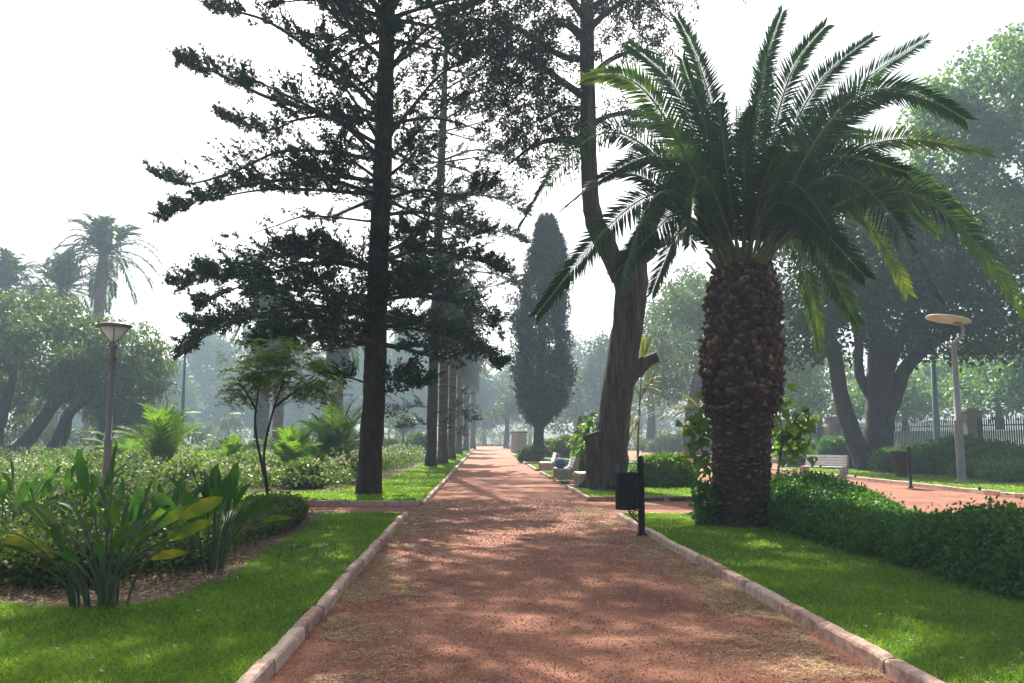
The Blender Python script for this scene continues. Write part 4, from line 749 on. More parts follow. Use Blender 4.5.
# --- young tree in front of the cross path ------------------------------------------
Yy = 17.58; base = np.array([-4.13, Yy, LZ]); o = empty('young_tree', base, 'slender young tree with a forked dark stem and light feathery crown', 'tree'); k = Yy / FPX
b = MB(); px_tube(b, [(270, 520), (267, 490), (262, 465), (257, 440), (255, 420), (258, 395), (262, 370)], Yy, np.array([2.1, 1.7, 1.4, 1.2, 1, .8, .5]) * k, 8, base, .2, 1); px_tube(b, [(270, 518), (266, 480), (264, 455), (268, 430), (275, 405), (282, 385), (288, 365)], Yy - .08, np.array([1.8, 1.5, 1.3, 1.2, 1, .8, .5]) * k, 8, base, .2, 2)
px_tube(b, [(274, 408), (290, 395), (306, 385), (318, 378)], Yy, np.array([1.4, 1.1, .8, .5]) * k, 6, base, .2, 3); px_tube(b, [(257, 412), (248, 395), (240, 385)], Yy, np.array([1.4, 1, .6]) * k, 6, base, .2, 4)
b.build('trunk', M['pepper_bark'], o); f = MB(); cc = []
for (px, py, rx, ry, n) in [(262, 358, 26, 16, 70), (285, 352, 16, 14, 40), (252, 378, 22, 12, 60), (280, 378, 22, 14, 60), (316, 362, 14, 10, 28), (318, 385, 20, 12, 56), (300, 392, 18, 8, 26), (240, 396, 16, 6, 20), (232, 390, 8, 4, 8), (330, 398, 9, 5, 10)]:
    n = int(n * 1.6); c = at(px, py, Yy) - base; cc.append(c + rng.normal(0, .5, (n, 3)) * np.array([rx * k, .55, ry * k]))
cc = np.concatenate(cc); n = len(cc); a = rng.uniform(0, 6.28, n); D = np.c_[np.cos(a), np.sin(a), rng.normal(-.1, .3, n)]; D = nrm(D); kk = 22; u = np.linspace(0, 1, kk)
X = cc[:, None, :] + D[:, None, :] * (.34 * u)[None, :, None]; X[..., 2] -= .10 * u ** 2; S = nrm(np.cross(D, [0, 0, 1.]))[:, None, :] * np.where(np.arange(kk) % 2, 1, -1)[None, :, None]
f.leaves(X.reshape(-1, 3), (S + D[:, None, :] * .5 + rng.normal(0, .2, X.shape)).reshape(-1, 3), .085, .032, np.repeat(rng.random(n), kk) * .7 + .3 * rng.random(n * kk), N=np.tile([0, 0, 1.], (n * kk, 1)) + rng.normal(0, .4, (n * kk, 3)))
f.build('crown', M['young_leaf'], o)
# feathery yellow-green saplings beyond the box hedge
def feather_sapling(label, Yv, stem, fr, r):
    base = np.array([*at(*stem[0], Yv)[:2], LZ]); o = empty('feathery_sapling', base, label, 'sapling'); b = MB(); px_tube(b, stem, Yv, np.array([r, r * .7, r * .5]), 6, base, .1, 1, sub=4); f = MB()
    for (x0, y0, x1, y1, n) in fr:
        for i in range(int(n * 1.8)):
            p0 = at(x0, y0, Yv) - base; p1 = at(x1 + rng.normal(0, 5), y1 + rng.normal(0, 5), Yv + rng.normal(0, .5)) - base; frond_geo(b, f, bez(p0, (p0 + p1) / 2 + (0, 0, .12), p1, 7), .13, 30, .4 + .2 * rng.random(), rr=.012, wd=.036, droop=.4)
    b.build('stem', M['grey_wood'], o); f.build('crown', M['yellow_leaf'], o)
feather_sapling('slim feathery yellow green sapling against the broken trunk', 31, [(638, 474), (638, 445), (640, 400), (642, 360)], [(640, 400, 658, 372, 4), (640, 395, 622, 375, 2), (641, 380, 655, 350, 4), (642, 365, 648, 335, 3), (640, 410, 625, 425, 2), (640, 415, 632, 430, 4), (641, 390, 663, 385, 3)], .05)
feather_sapling('drooping feathery yellow green sapling left of the palm trunk', 34, [(704, 468), (701, 440), (699, 415), (698, 405)], [(699, 412, 672, 408, 5), (698, 408, 662, 418, 4), (698, 408, 712, 400, 3), (698, 410, 685, 398, 4), (699, 414, 680, 425, 3)], .04)

# --- broad-leaved plants beside the palm ---------------------------------------------
def broad_plant(label, Yv, stems, clumps, tw=.2):
    base = np.array([*at(*stems[0][0], Yv)[:2], LZ]); o = empty('broad_leaf_plant', base, label, 'plant'); b = MB(); f = MB()
    for s_ in stems: px_tube(b, s_, Yv, np.array([.02, .015, .01]), 6, base, .1, 1, sub=4)
    for (px, py, rx, ry, n) in clumps:
        n = int(n * 1.6); c = at(px, py, Yv) - base; kx = Yv / FPX; P = c + rng.normal(0, .55, (n, 3)) * np.array([rx * kx, .28, ry * kx]); a = rng.uniform(0, 6.28, n); D = nrm(np.c_[np.cos(a), np.sin(a) * .7 - .2, rng.normal(-.45, .4, n)]); N = nrm(np.c_[rng.normal(0, .6, n), rng.normal(-.3, .5, n), np.ones(n)])
        S = nrm(np.cross(D, N)); L = rng.uniform(.14, .26, n)[:, None]; W = L * .42; N2 = np.cross(S, D)
        pts = [P, P + D * L * .22 + S * W * .8 + N2 * .02, P + D * L * .55 + S * W + N2 * .03, P + D * L - N2 * .04, P + D * L * .55 - S * W + N2 * .03, P + D * L * .22 - S * W * .8 + N2 * .02, P + D * L * .5 - N2 * .012]
        V = np.stack(pts, 1).reshape(-1, 3); i7 = np.arange(n)[:, None] * 7; F = np.concatenate([i7 + np.array([[p, q, 6]]) for p, q in ((0, 1), (1, 2), (2, 3), (3, 4), (4, 5), (5, 0))]); f.add(V, F, np.repeat(rng.random(n), 7))
    b.build('stems', M['strel_stalk'], o); f.build('leaves', M['lime_leaf'], o)
broad_plant('leafy broad leaved plant on the left side of the palm trunk', 16.0, [[(718, 512), (708, 470), (700, 440), (702, 410)], [(712, 480), (722, 440), (722, 405)]], [(702, 420, 14, 14, 26), (694, 438, 10, 12, 14), (712, 402, 10, 10, 14), (705, 455, 12, 12, 12), (695, 462, 8, 8, 6), (704, 472, 6, 6, 4), (718, 428, 8, 14, 10)])
broad_plant('leafy broad leaved plant on the right side of the palm trunk', 16.4, [[(775, 520), (778, 470), (785, 430), (795, 415)], [(777, 480), (782, 440), (778, 400)]], [(790, 430, 16, 12, 34), (806, 418, 12, 10, 22), (778, 405, 8, 12, 14), (795, 445, 14, 10, 20), (782, 448, 8, 10, 10)])
broad_plant('bright broad leaved plant between the bench and the broken trunk', 30.0, [[(585, 475), (586, 450), (590, 425)], [(590, 470), (596, 440), (600, 425)]], [(590, 425, 12, 8, 26), (598, 418, 10, 8, 22), (584, 438, 10, 10, 22), (592, 450, 10, 9, 22), (578, 448, 7, 6, 8)])
f = shrub('foot_plant', 'small ivy like plant at the left foot of the palm trunk', (3.98, 14.75), (.42, .5, .75), M['hedge_leaf'], 90, .09, .06, cat='plant', per=9, cr=.09)

# --- hedges -----------------------------------------------------------------
def hedge(name, label, path, mat, n, leaf, wid, cat='hedge', per=12, cr=.12, vary=.12, kind=None):
    """path: list of (x, y, width, height)"""
    p = np.array(path, float); o = empty(name, (p[0, 0], p[0, 1], LZ), label, cat); L = np.r_[0, np.cumsum(np.linalg.norm(np.diff(p[:, :2], axis=0), axis=1))]
    s_ = rng.uniform(0, L[-1], n); x = np.interp(s_, L, p[:, 0]); y = np.interp(s_, L, p[:, 1]); wv = np.interp(s_, L, p[:, 2]); hv = np.interp(s_, L, p[:, 3])
    d = np.gradient(p[:, :2], axis=0); d = nrm(d); dx = np.interp(s_, L, d[:, 0]); dy = np.interp(s_, L, d[:, 1])
    a = rng.uniform(-.25, math.pi + .25, n); ca, sa = np.cos(a), np.sin(a); q = (np.abs(ca) ** 3 + np.abs(sa) ** 3) ** (-1 / 3.); ca, sa = ca * q, sa * q
    lum = np.array([1 + vary * mnoise.noise(Vector((u * 1.3, v * 1.2, 0))) + vary * .6 * mnoise.noise(Vector((u * 3.5, v * 3, 5))) for u, v in zip(s_, a)]) * (1 - .22 * rng.random(n) ** 2.2)
    ends = np.clip(np.minimum(s_, L[-1] - s_) / .35, .35, 1) ** .5
    X = x - dy * ca * wv / 2 * lum * ends; Yq = y + dx * ca * wv / 2 * lum * ends; Z = np.clip(sa * lum * ends, -.02, 2) * hv * .93 + .05
    C = np.c_[X, Yq, Z] - np.array([p[0, 0], p[0, 1], 0]); f = MB(); 
    P = np.repeat(C, per, 0) + rng.normal(0, cr * .6, (n * per, 3)); outd = np.repeat(np.c_[-dy * ca, dx * ca, sa], per, 0); D = rng.normal(0, .8, P.shape) + outd * .5 + np.array([0, 0, -.1]); N = outd + rng.normal(0, .55, P.shape)
    f.leaves(P, D, leaf * rng.uniform(.7, 1.3, len(P)), wid * rng.uniform(.7, 1.3, len(P)), np.clip(np.repeat(rng.random(n), per) * .5 + .4 * rng.random(len(P)) + (rng.random(len(P)) < .012) * .6, 0, 1.1), N=nrm(N))
    f.build('foliage', mat, o)
    s = MB(); m = int(L[-1] / .35) + 2
    s.tube(np.c_[p[:, :2] - p[0, :2], np.full(len(p), .01)], .03, 5)
    for i in range(m):
        u = rng.uniform(.1, .9) * L[-1]; bx = np.interp(u, L, p[:, 0]) - p[0, 0]; by = np.interp(u, L, p[:, 1]) - p[0, 1]; h_ = np.interp(u, L, p[:, 3])
        for j in range(3): s.tube([(bx, by, -.03), (bx + rng.normal(0, .12), by + rng.normal(0, .12), h_ * .4), (bx + rng.normal(0, .2), by + rng.normal(0, .2), h_ * .8)], [.018, .012, .005], 5, cap=False)
    core = MB(); 
    s.build('stems', M['pepper_bark'], o); return o
hedge('leafy_hedge', 'long dark green hedge running forward from the palm trunk', [(6.05, 16.3, 1.5, .74), (6.0, 15.0, 1.75, .68), (5.9, 13.6, 1.7, .46), (5.8, 12.4, 1.6, .32), (5.75, 11.4, 1.5, .26), (5.75, 10.6, 1.5, .26)], M['hedge_leaf'], 9500, .066, .040, per=10)
hedge('leafy_hedge', 'rounded dark green hedge mound at the lower right corner', [(5.8, 10.7, 1.4, .34), (5.85, 10.0, 1.6, .50), (5.95, 9.3, 1.75, .61), (6.05, 8.2, 1.9, .64), (6.2, 6.0, 2.1, .68)], M['hedge_leaf'], 8000, .066, .040, per=10)
hedge('box_hedge', 'low clipped bright green hedge block behind the litter bin', [(4.9, 26.4, 1.3, .78), (5.6, 26.4, 1.4, .86), (6.7, 26.5, 1.4, .78)], M['box_leaf'], 1500, .11, .07, per=10)
hedge('box_hedge', 'clipped green hedge block left of the broken trunk beside the bench', [(3.95, 33.2, 1.0, 1.25), (4.6, 33.2, 1.0, 1.3)], M['box_leaf'], 700, .12, .07, per=10)
p0 = at(-30, 478, 33); p1 = at(80, 475, 36); hedge('dark_hedge', 'low dark clipped hedge under the pepper trees', [(p0[0], 33, 1.6, .75), (p1[0], 37, 1.6, .8)], M['dark_hedge_leaf'], 1800, .14, .08, per=9)
for (x0, x1, Yv, h_, lab) in [(-44, -19, 62, 1.7, 'dark hedge behind the trunks of the pepper trees'), (-75, -6, 112, 2.2, 'long hazy hedge along the far side of the left lawns'), (-5.5, 11, 148, 2.6, 'hazy hedge closing the far end of the path'), (12, 34, 100, 2.0, 'hazy hedge at the far side of the right gravel')]:
    hedge('far_hedge', lab, [(x0, Yv, 2.2, h_), ((x0 + x1) / 2, Yv + 1, 2.4, h_ * 1.1), (x1, Yv, 2.2, h_)], M['mid_leaf'], int((x1 - x0) * 30), .28, .15, per=9, cr=.3, vary=.3)
for i, (px, py, Yv, w_, h_, lab) in enumerate([(686, 452, 78, 2.9, 2.0, 'clipped rounded bush left of the dark far trunk'), (664, 452, 82, 3.0, 1.4, 'arched clipped bush beyond the far gravel'), (712, 450, 80, 3.0, 1.6, 'clipped bush right of the dark far trunk'), (648, 450, 90, 2.6, 1.2, 'small clipped bush next to the broken trunk'), (585, 452, 62, 2.6, 1.6, 'small bright shrub at the foot of the columnar cypress'), (565, 452, 64, 2.2, 1.5, 'small shrub just right of the columnar cypress trunk'), (551, 452, 66, 1.6, 1.2, 'small shrub touching the columnar cypress trunk'), (530, 463, 53, 1.2, .75, 'low pale shrub at the path edge left of the columnar cypress')]):
    p = at(px, py, Yv); shrub('clipped_bush', lab, (p[0], Yv), (w_, w_, h_), M['mid_leaf'] if i < 4 else M['lantana_leaf'], 260, .2, .11, 'clipped bushes by the far gravel' if i < 4 else 'small shrubs under the columnar cypress', cr=.25)
# shrubs before the railings
for i, (px, py, Yv, w_, h_, lab) in enumerate([(905, 470, 36, 2.6, 1.0, 'low shrub right of the big dark tree trunk'), (935, 468, 34, 2.6, 1.2, 'shrub behind the right lamp post'), (962, 467, 33, 2.4, 1.45, 'taller rounded shrub just right of the right lamp post'), (995, 470, 32, 2.4, 1.25, 'rounded shrub near the right edge before the railings'), (1025, 478, 30, 2.6, 1.0, 'shrub cut by the right edge before the railings'), (840, 462, 41, 2.2, 1.5, 'dark shrub behind the white slatted bench'), (985, 480, 31, 2.2, .5, 'low spreading shrub just behind the foot of the right lamp post'), (1022, 484, 28.5, 2.4, .6, 'low spreading leafy shrub at the far right above the kerb'), (800, 462, 44, 2.2, 1.4, 'dark shrub left of the white slatted bench')]):
    p = at(px, py, Yv); shrub('fence_shrub', lab, (p[0], Yv), (w_, w_ * .9, h_), M['hedge_leaf'] if i not in (6, 7) else M['box_leaf'], 420, .16, .09, 'shrubs before the railings', cr=.2)

# --- paddle-leaved plants (strelitzia) in the front bed ----------------------
def paddle(b, st_, base0, az, lean, hp, L, W, tint, fold=.25, bend=.35, roll=0.0):
    d = np.array([math.cos(az), math.sin(az), 0]); p0 = np.array(base0); m_ = p0 + d * lean * hp * .35 + (0, 0, hp * .55); p1 = p0 + d * lean * hp + (0, 0, hp * math.sqrt(max(.1, 1 - .35 * lean ** 2)))
    P = bez(p0, m_, p1, 8); st_.tube(P, np.linspace(.014, .007, 8), 6, t=rng.random(), cap=False)
    T = nrm(P[-1] - P[-2]); n = 9; u = np.linspace(0, 1, n); out_ = []; X = p1.copy(); pts = [X]
    for i in range(n - 1):
        T = nrm(T + (d * .7 + np.array([0, 0, -.55])) * bend / n); X = X + T * L / (n - 1); pts.append(X)
    pts = np.array(pts); TT = nrm(np.gradient(pts, axis=0)); S = nrm(np.cross(TT, np.array([0, 0, 1.]) + d * .01 + 1e-3)); 
    ax = nrm(np.cross(S, TT)); S = S * math.cos(roll) + ax * math.sin(roll); N = nrm(np.cross(S, TT))
    wv = W / 2 * np.sin(np.pi * np.clip(u * .93 + .05, 0, 1)) ** .7; wv[0] = .01; wv[-1] = .004; wob = 1 + .06 * rng.normal(size=n)
    Lf = pts + S * (wv * wob)[:, None] + N * (wv * fold)[:, None]; Rt = pts - S * (wv * wob)[:, None] + N * (wv * fold)[:, None]
    V = np.concatenate([Lf, pts, Rt]); i = np.arange(n - 1); F = np.concatenate([np.stack([i, i + 1, i + 1 + n, i + n], 1), np.stack([i + n, i + 1 + n, i + 1 + 2 * n, i + 2 * n], 1)]); t = np.clip(tint + .10 * rng.normal() + .06 * rng.normal(size=3 * n), 0, 1); b.add(V, F, t, True)
def strel(label, loc, nlv, hmax, spread, extra=(), L=(.26, .42), W=(.066, .10), tint=.22, dead=4):
    o = empty('paddle_leaf_plant', (loc[0], loc[1], LZ), label, 'plant', 'paddle leaved plants in the front bed'); b, st_ = MB(), MB()
    for i in range(nlv):
        a = rng.uniform(0, 6.28); r = spread * .30 * rng.random() ** .5; bz = (math.cos(a) * r, math.sin(a) * r, 0); ln = rng.beta(1.5, 2.6) * .95
        paddle(b, st_, bz, a + rng.normal(0, .4), ln, hmax * rng.uniform(.38, .74), rng.uniform(*L) * hmax / 1.15, rng.uniform(*W) * hmax / 1.1, tint + .1 * rng.random(), fold=rng.uniform(.15, .6), bend=rng.uniform(.1, .6), roll=rng.normal(0, .6))
    for e in extra: paddle(b, st_, (0, 0, 0), *e)
    b.build('leaves', M['strel_leaf'], o); st_.build('stalks', M['strel_stalk'], o); return o
strel('large paddle leaved plant nearest the lawn with yellowing outer leaves', (-3.34, 7.98), 24, 1.02, .85,
      [(R(176), .95, .62, .36, .12, .95, .25, .0, 1.0), (R(186), .8, .55, .34, .11, .9, .25, .1, 1.1), (R(10), .80, .66, .42, .14, .82, .3, .0, 1.1), (R(2), .75, .85, .44, .15, .75, .3, -.1, 1.0), (R(20), .6, .70, .40, .14, .6, .35, 0, .9), (R(170), .62, .78, .42, .14, .6, .3, .3, .9), (R(-10), .9, .50, .36, .11, .9, .3, .3, .8), (R(150), .25, 1.0, .46, .12, .2, .5, .0, 1.2), (R(100), .15, 1.08, .42, .12, .2, .5, 0, 1.2)])
strel('dark upright paddle leaved plant to the right of the large one', (-2.98, 9.95), 22, 1.16, .7, L=(.34, .48), W=(.105, .15), extra=[(R(5), .85, .62, .36, .12, .7, .3, .6, .6), (R(90), .1, .82, .42, .15, .2, .5, 0, 1.0)], tint=.18)
strel('paddle leaved plant directly behind the large one', (at(118, 530, 10.2)[0], 10.2), 22, 1.0, .9, tint=.25)
strel('paddle leaved plant at the left edge with pale leaves', (at(-6, 560, 10.6)[0], 10.6), 24, 1.08, 1.0, tint=.42)
strel('paddle leaved plant low at the left between the others', (at(50, 540, 12.2)[0], 12.2), 24, 1.12, 1.0, tint=.25)
strel('paddle leaved plant at the back of the front bed, leftmost', (at(15, 530, 13.4)[0], 13.4), 24, 1.2, 1.0, tint=.2)
strel('paddle leaved plant at the back between lantern post and young tree', (at(165, 530, 13.0)[0], 13.0), 20, 1.05, .9, tint=.25)
strel('paddle leaved plant at the back just left of the lantern post', (at(85, 525, 14.2)[0], 14.2), 22, 1.15, 1.0, tint=.25)

# low cover plants in the front bed, and the flowering bed beyond the cross path
def cover(name, label, pts_poly, y0, y1, n, h, mat, leaf, wid, fl=None, hn=.5, zmin=.02, per=9, excl=None, xr=(-20, -2), clump=.08):
    x = rng.uniform(*xr, n); y = y0 + (y1 - y0) * rng.random(n) ** 1.15; kx = in_poly(x, y, pts_poly) & (np.abs(x - .04 * y) < .66 * y + 2); x, y = x[kx], y[kx]; n = len(x)
    hh = h * np.array([max(.25, 1 + hn * mnoise.noise(Vector((a * .55, c * .55, 2))) * 1.6 + hn * .5 * mnoise.noise(Vector((a * 1.9, c * 1.9, 7)))) for a, c in zip(x, y)])
    C = np.c_[x, y, LZ + zmin + hh * (1 - .75 * rng.random(n) ** 1.6)]; f = MB(); P = np.repeat(C, per, 0) + rng.normal(0, clump, (n * per, 3)); P[:, 2] = np.maximum(P[:, 2], LZ + .01)
    f.leaves(P, rng.normal(0, .8, P.shape) + np.array([0, 0, .35]), leaf * rng.uniform(.6, 1.3, len(P)), wid * rng.uniform(.7, 1.3, len(P)), np.clip(np.repeat(rng.random(n), per) * .5 + rng.random(len(P)) * .5, 0, 1)); tag(f.build(name, mat), label, 'ground cover', kind='stuff'); return x, y, hh
x, y, hh = cover('low_ground_cover', 'low tangled ground cover with violet flowers under the paddle leaved plants', [(-14, 9.0), (-4.6, 8.75), (-3.9, 8.75), (-3.2, 9.2), (-3.0, 10.6), (-3.0, 12.2), (-3.2, 16.4), (-16, 17)], 8.7, 17, 11000, .34, M['lantana_leaf'], .075, .042, xr=(-14, -2.7))
k = rng.random(len(x)) < .012; vb = MB(); vp = np.c_[x, y, LZ + hh + .06][k]
vp = np.r_[vp, np.c_[rng.uniform(-5.2, -2.9, 14), rng.uniform(9.0, 9.8, 14), rng.uniform(.3, .5, 14)]]
vb.leaves(np.repeat(vp, 5, 0), rng.normal(size=(len(vp) * 5, 3)) + (0, -.3, .3), .024, .02); tag(vb.build('violet_flowers', M['violet']), 'tiny violet flowers dotted over the low ground cover', 'flowers', kind='stuff')
shrub('sprawling_shrub', 'low sprawling grey green shrub at the end of the front lawn', (-3.5, 14.6), (1.1, 3.6, .46), M['lantana_leaf'], 800, .07, .035, per=14, cr=.10)
x, y, hh = cover('flowering_plants', 'mass of pale flowering plants filling the bed beyond the cross path', [(-30, 23.2), (-6.5, 24.2), (-4.2, 25.5), (-3.6, 30), (-3.3, 44), (-3, 60), (-50, 60)], 22.5, 58, 26000, .50, M['bed_leaf'], .17, .06, xr=(-34, -3), clump=.13, hn=.75)
k = (rng.random(len(x)) < .12) & (hh > .36); fp = np.c_[x, y, LZ + hh + rng.uniform(.02, .2, len(x))][k]; n = len(fp); fb = MB(); P = np.repeat(fp, 6, 0) + rng.normal(0, .05, (n * 6, 3)); fb.leaves(P, rng.normal(0, .7, P.shape) + (0, 0, .2), .085, .07); tag(fb.build('pale_blossoms', M['flower']), 'pale pinkish white blossom heads over the flower bed', 'flowers', kind='stuff')
x, y, hh = cover('low_edging_plants', 'dark low edging plants at the front of the flower bed', [(-9, 23.2), (-6, 23.6), (-3.6, 25.0), (-3.2, 30), (-4, 30), (-6, 25), (-9, 24.2)], 23, 30, 900, .28, M['lantana_leaf'], .10, .05, xr=(-9, -3))
for (x_, y_, w_, h_, lab, mk) in [(-5.6, 9.7, 1.3, .44, 'low dark shrub behind the left side of the large paddle leaved plant', 'lantana_leaf'), (-4.3, 9.25, 1.2, .40, 'low dark shrub close behind the large paddle leaved plant', 'lantana_leaf'), (-6.6, 9.9, 1.3, .42, 'low dark shrub at the left edge of the front bed', 'lantana_leaf'), (-3.75, 10.4, 1.2, .42, 'low shrub between the two front paddle leaved plants', 'lantana_leaf')]:
    shrub('low_shrub', lab, (x_, y_), (w_, w_ * .8, h_), M[mk], 420, .06, .035, 'low shrubs in the front bed', per=14, cr=.09)
for (px, Yv, w_, h_, lab) in [(95, 27, 1.5, .95, 'leafy clump in the bed beside the lantern post'), (190, 26, 1.4, .85, 'leafy clump in the bed under the arching fronds'), (245, 28, 1.5, .9, 'leafy clump in the bed left of the young tree stem'), (305, 26, 1.1, .75, 'leafy clump in the bed right of the young tree stem'), (60, 30, 1.8, 1.0, 'leafy clump in the bed left of the lantern post'), (345, 29, 1.2, .8, 'leafy clump in the bed left of the near pine trunk'), (140, 31, 1.6, 1.0, 'leafy clump in the bed below the tallest small palm')]:
    shrub('leafy_clump', lab, (at(px, 470, Yv)[0], Yv), (w_, w_, h_), M['bed_leaf'], 300, .15, .05, 'leafy clumps in the flower bed', per=14, cr=.16)
b = MB(); n = 260; x = np.r_[rng.uniform(-5, -1.6, n // 2), rng.uniform(2.95, 5.0, n // 2)]; y = rng.uniform(5, 16, n); kx = ~in_poly(x, y, bed1); x, y = x[kx], y[kx]; n = len(x); a = rng.uniform(0, 6.28, n)
b.leaves(np.c_[x, y, LZ + rng.uniform(.035, .06, n)], np.c_[np.cos(a), np.sin(a), rng.normal(0, .3, n)], rng.uniform(.03, .07, n), .022, N=np.tile([0, 0, 1.], (n, 1)) + rng.normal(0, .4, (n, 3)))
tag(b.build('fallen_leaves', M['straw']), 'pale dry leaves scattered on the front lawns', 'leaves', kind='stuff')
# small feather palms in the bed
def bed_palm(label, px, Yv, nf, L, el, mat='feather_palm', tint=.4, name='small_palm'):
    p = at(px, 470, Yv); o = empty(name, (p[0], Yv, LZ), label, 'palm', 'small palms in the flower bed'); rib, lf = MB(), MB()
    for i in range(nf):
        a = i * ga + rng.normal(0, .25); e = R(el + rng.normal(0, 14)); l = L * rng.uniform(.75, 1.1); d = np.array([math.cos(a), math.sin(a), 0])
        frond_geo(rib, lf, bez((0, 0, .1), d * l * .45 * math.cos(e) + np.array([0, 0, l * .55 * math.sin(e) + .1]), d * l * math.cos(e) * 1.05 + np.array([0, 0, l * (math.sin(e) * .9 - .08)]), 9), L * .22, 38, tint + .1 * rng.normal(), rr=.02, wd=.045, droop=.3, vee=.4)
    rib.tube([(0, 0, -.05), (0, 0, .1), (0, 0, .32)], [.14, .15, .08], 8); c = lf.build('fronds', M[mat], o); rib.build('stem', M['palm_rib'], o); return o
bed_palm('tallest bright small palm in the bed, right of the lantern post', 163, 29, 18, 3.0, 72)
bed_palm('small palm half hidden behind the lantern post', 128, 36, 16, 2.6, 48)
q = bed_palm('wide arching frond palm low in the bed left of the young tree', 206, 33, 12, 2.2, 32, tint=.6)
bed_palm('small narrow palm in the bed just left of the young tree', 232, 30, 14, 1.9, 68, tint=.5)
bed_palm('bright small palm in the bed just right of the young tree', 292, 29, 16, 2.4, 68)
bed_palm('larger dark small palm left of the near pine trunk', 334, 31, 20, 3.3, 64, mat='palm_leaf', tint=.55)
bed_palm('spiky low small palm between the two right bed palms', 314, 30, 14, 2.0, 48, tint=.35)

# ------------------------------------------------------------------ benches
def bench(label, loc, rz, slat_mat, bundle=False):
    """faces -Y in its own frame: concrete end panels, slatted seat and leaning slatted back"""
    o = empty('park_bench', loc, label, 'bench', 'park benches', rz)
    prof_ = [(-.30, 0), (.30, 0), (.42, .40), (.50, .86), (.42, .90), (.26, .47), (.10, .40), (-.34, .42), (-.36, .34)]
    for s_ in (-1, 1):
        b = MB(); Mx = np.array([[0, 1, 0], [1, 0, 0], [0, 0, 1]], float); b.prism(prof_, s_ * .78 - .05, s_ * .78 + .05, Mx); b.build('end_panel', M['concrete'], o)
    b = MB(); 
    for i in range(4): b.box((0, -.27 + i * .125, .435), (1.60, .105, .035), bev=.006, t=rng.random())
    b.build('seat', slat_mat, o); b = MB()
    for i in range(4): b.box((0, .235 + i * .036, .52 + i * .105), (1.60, .03, .092), bev=.006, rx=R(-18), t=rng.random())
    b.build('backrest', slat_mat, o); return o
bench('bench with white slats facing the camera by the right gravel path', (13.75, 33.4, 0), R(-42), M['white_slat'])
bench('pale concrete bench end showing beside the broken trunk', (3.62, 27.9, 0), R(-90), M['white_slat'])
bench('bench with a blue and white bundle lying on it', (3.30, 31.9, 0), R(-90), M['white_slat'])
bench('empty bench just beyond the one with the bundle', (3.30, 39.3, 0), R(-90), M['white_slat'])
bench('bench beyond the columnar cypress, first of the far ones', (4.1, 69.2, 0), R(-90), M['white_slat'])
bench('bench beyond the columnar cypress, second of the far ones', (4.2, 74.5, 0), R(-90), M['white_slat'])
bench('farthest bench near the end of the path', (4.6, 111.5, 0), R(-90), M['white_slat'])
p = at(88, 464, 41); bench('grey bench seen from behind under the pepper trees', (p[0], 41, LZ), R(175), M['concrete'])
# bundle on a bench: soft bag with a white cloth over it
o = empty('cloth_bundle', (3.12, 31.6, .455), 'blue bag with a white cloth heaped over it on the bench seat', 'bag')
def blobmesh(c, d, seed, n=14):
    b = MB(); V = []
    for i in range(n + 1):
        th = math.pi * i / n
        for j in range(18):
            ph = 2 * math.pi * j / 18; v = np.array([math.sin(th) * math.cos(ph), math.sin(th) * math.sin(ph), math.cos(th)]); q = 1 + .16 * mnoise.noise(Vector(v * 2.3 + seed)); v = np.sign(v) * np.abs(v) ** .8 * q; V.append(np.array(c) + v * np.array(d) / 2)
    i, j = np.meshgrid(np.arange(n), np.arange(18), indexing='ij'); j2 = (j + 1) % 18; b.add(V, np.stack([i * 18 + j, (i + 1) * 18 + j, (i + 1) * 18 + j2, i * 18 + j2], -1).reshape(-1, 4), 0, True); return b
blobmesh((0, 0, .16), (.42, .75, .34), 1).build('bag', M['blue_cloth'], o); blobmesh((-.02, -.05, .33), (.34, .50, .12), 4).build('cloth', M['white_cloth'], o)
b = MB(); b.tube(bez((-.1, -.2, .3), (-.14, 0, .52), (-.1, .2, .3), 9), .02, 6); b.build('strap', M['blue_cloth'], o)
# leaning bare stump behind that bench
base = np.array([*at(577, 462, 34.5)[:2], LZ]); b = MB(); px_tube(b, [(577, 466), (577, 450), (579, 432), (580, 416)], 34.5, np.array([.17, .14, .13, .09]), 9, base, .2, 3, sub=4); px_tube(b, [(577, 430), (571, 437), (566, 441)], 34.4, np.array([.06, .05, .04]), 7, base, .2, 5, sub=3)
q = b.build('bare_stump', M['grey_wood'], None, base); tag(q, 'bare grey dead stem with a broken side branch behind the bundle bench', 'stump')
# stone pillar bin at the far end
base = at(518, 456, 82); o = empty('stone_bin', (base[0] + .1, 82, 0), 'squat grey stone bin among the far benches', 'bin'); b = MB(); b.lathe([(0.001, 0), (.75, 0), (.8, .2), (.72, 1.9), (.85, 1.95), (.85, 2.15), (.001, 2.2)], 14); b.build('body', M['concrete'], o); b = MB(); b.lathe([(.86, 2.0), (.9, 2.05), (.86, 2.1)], 14); b.build('rim', M['fence_iron'], o)

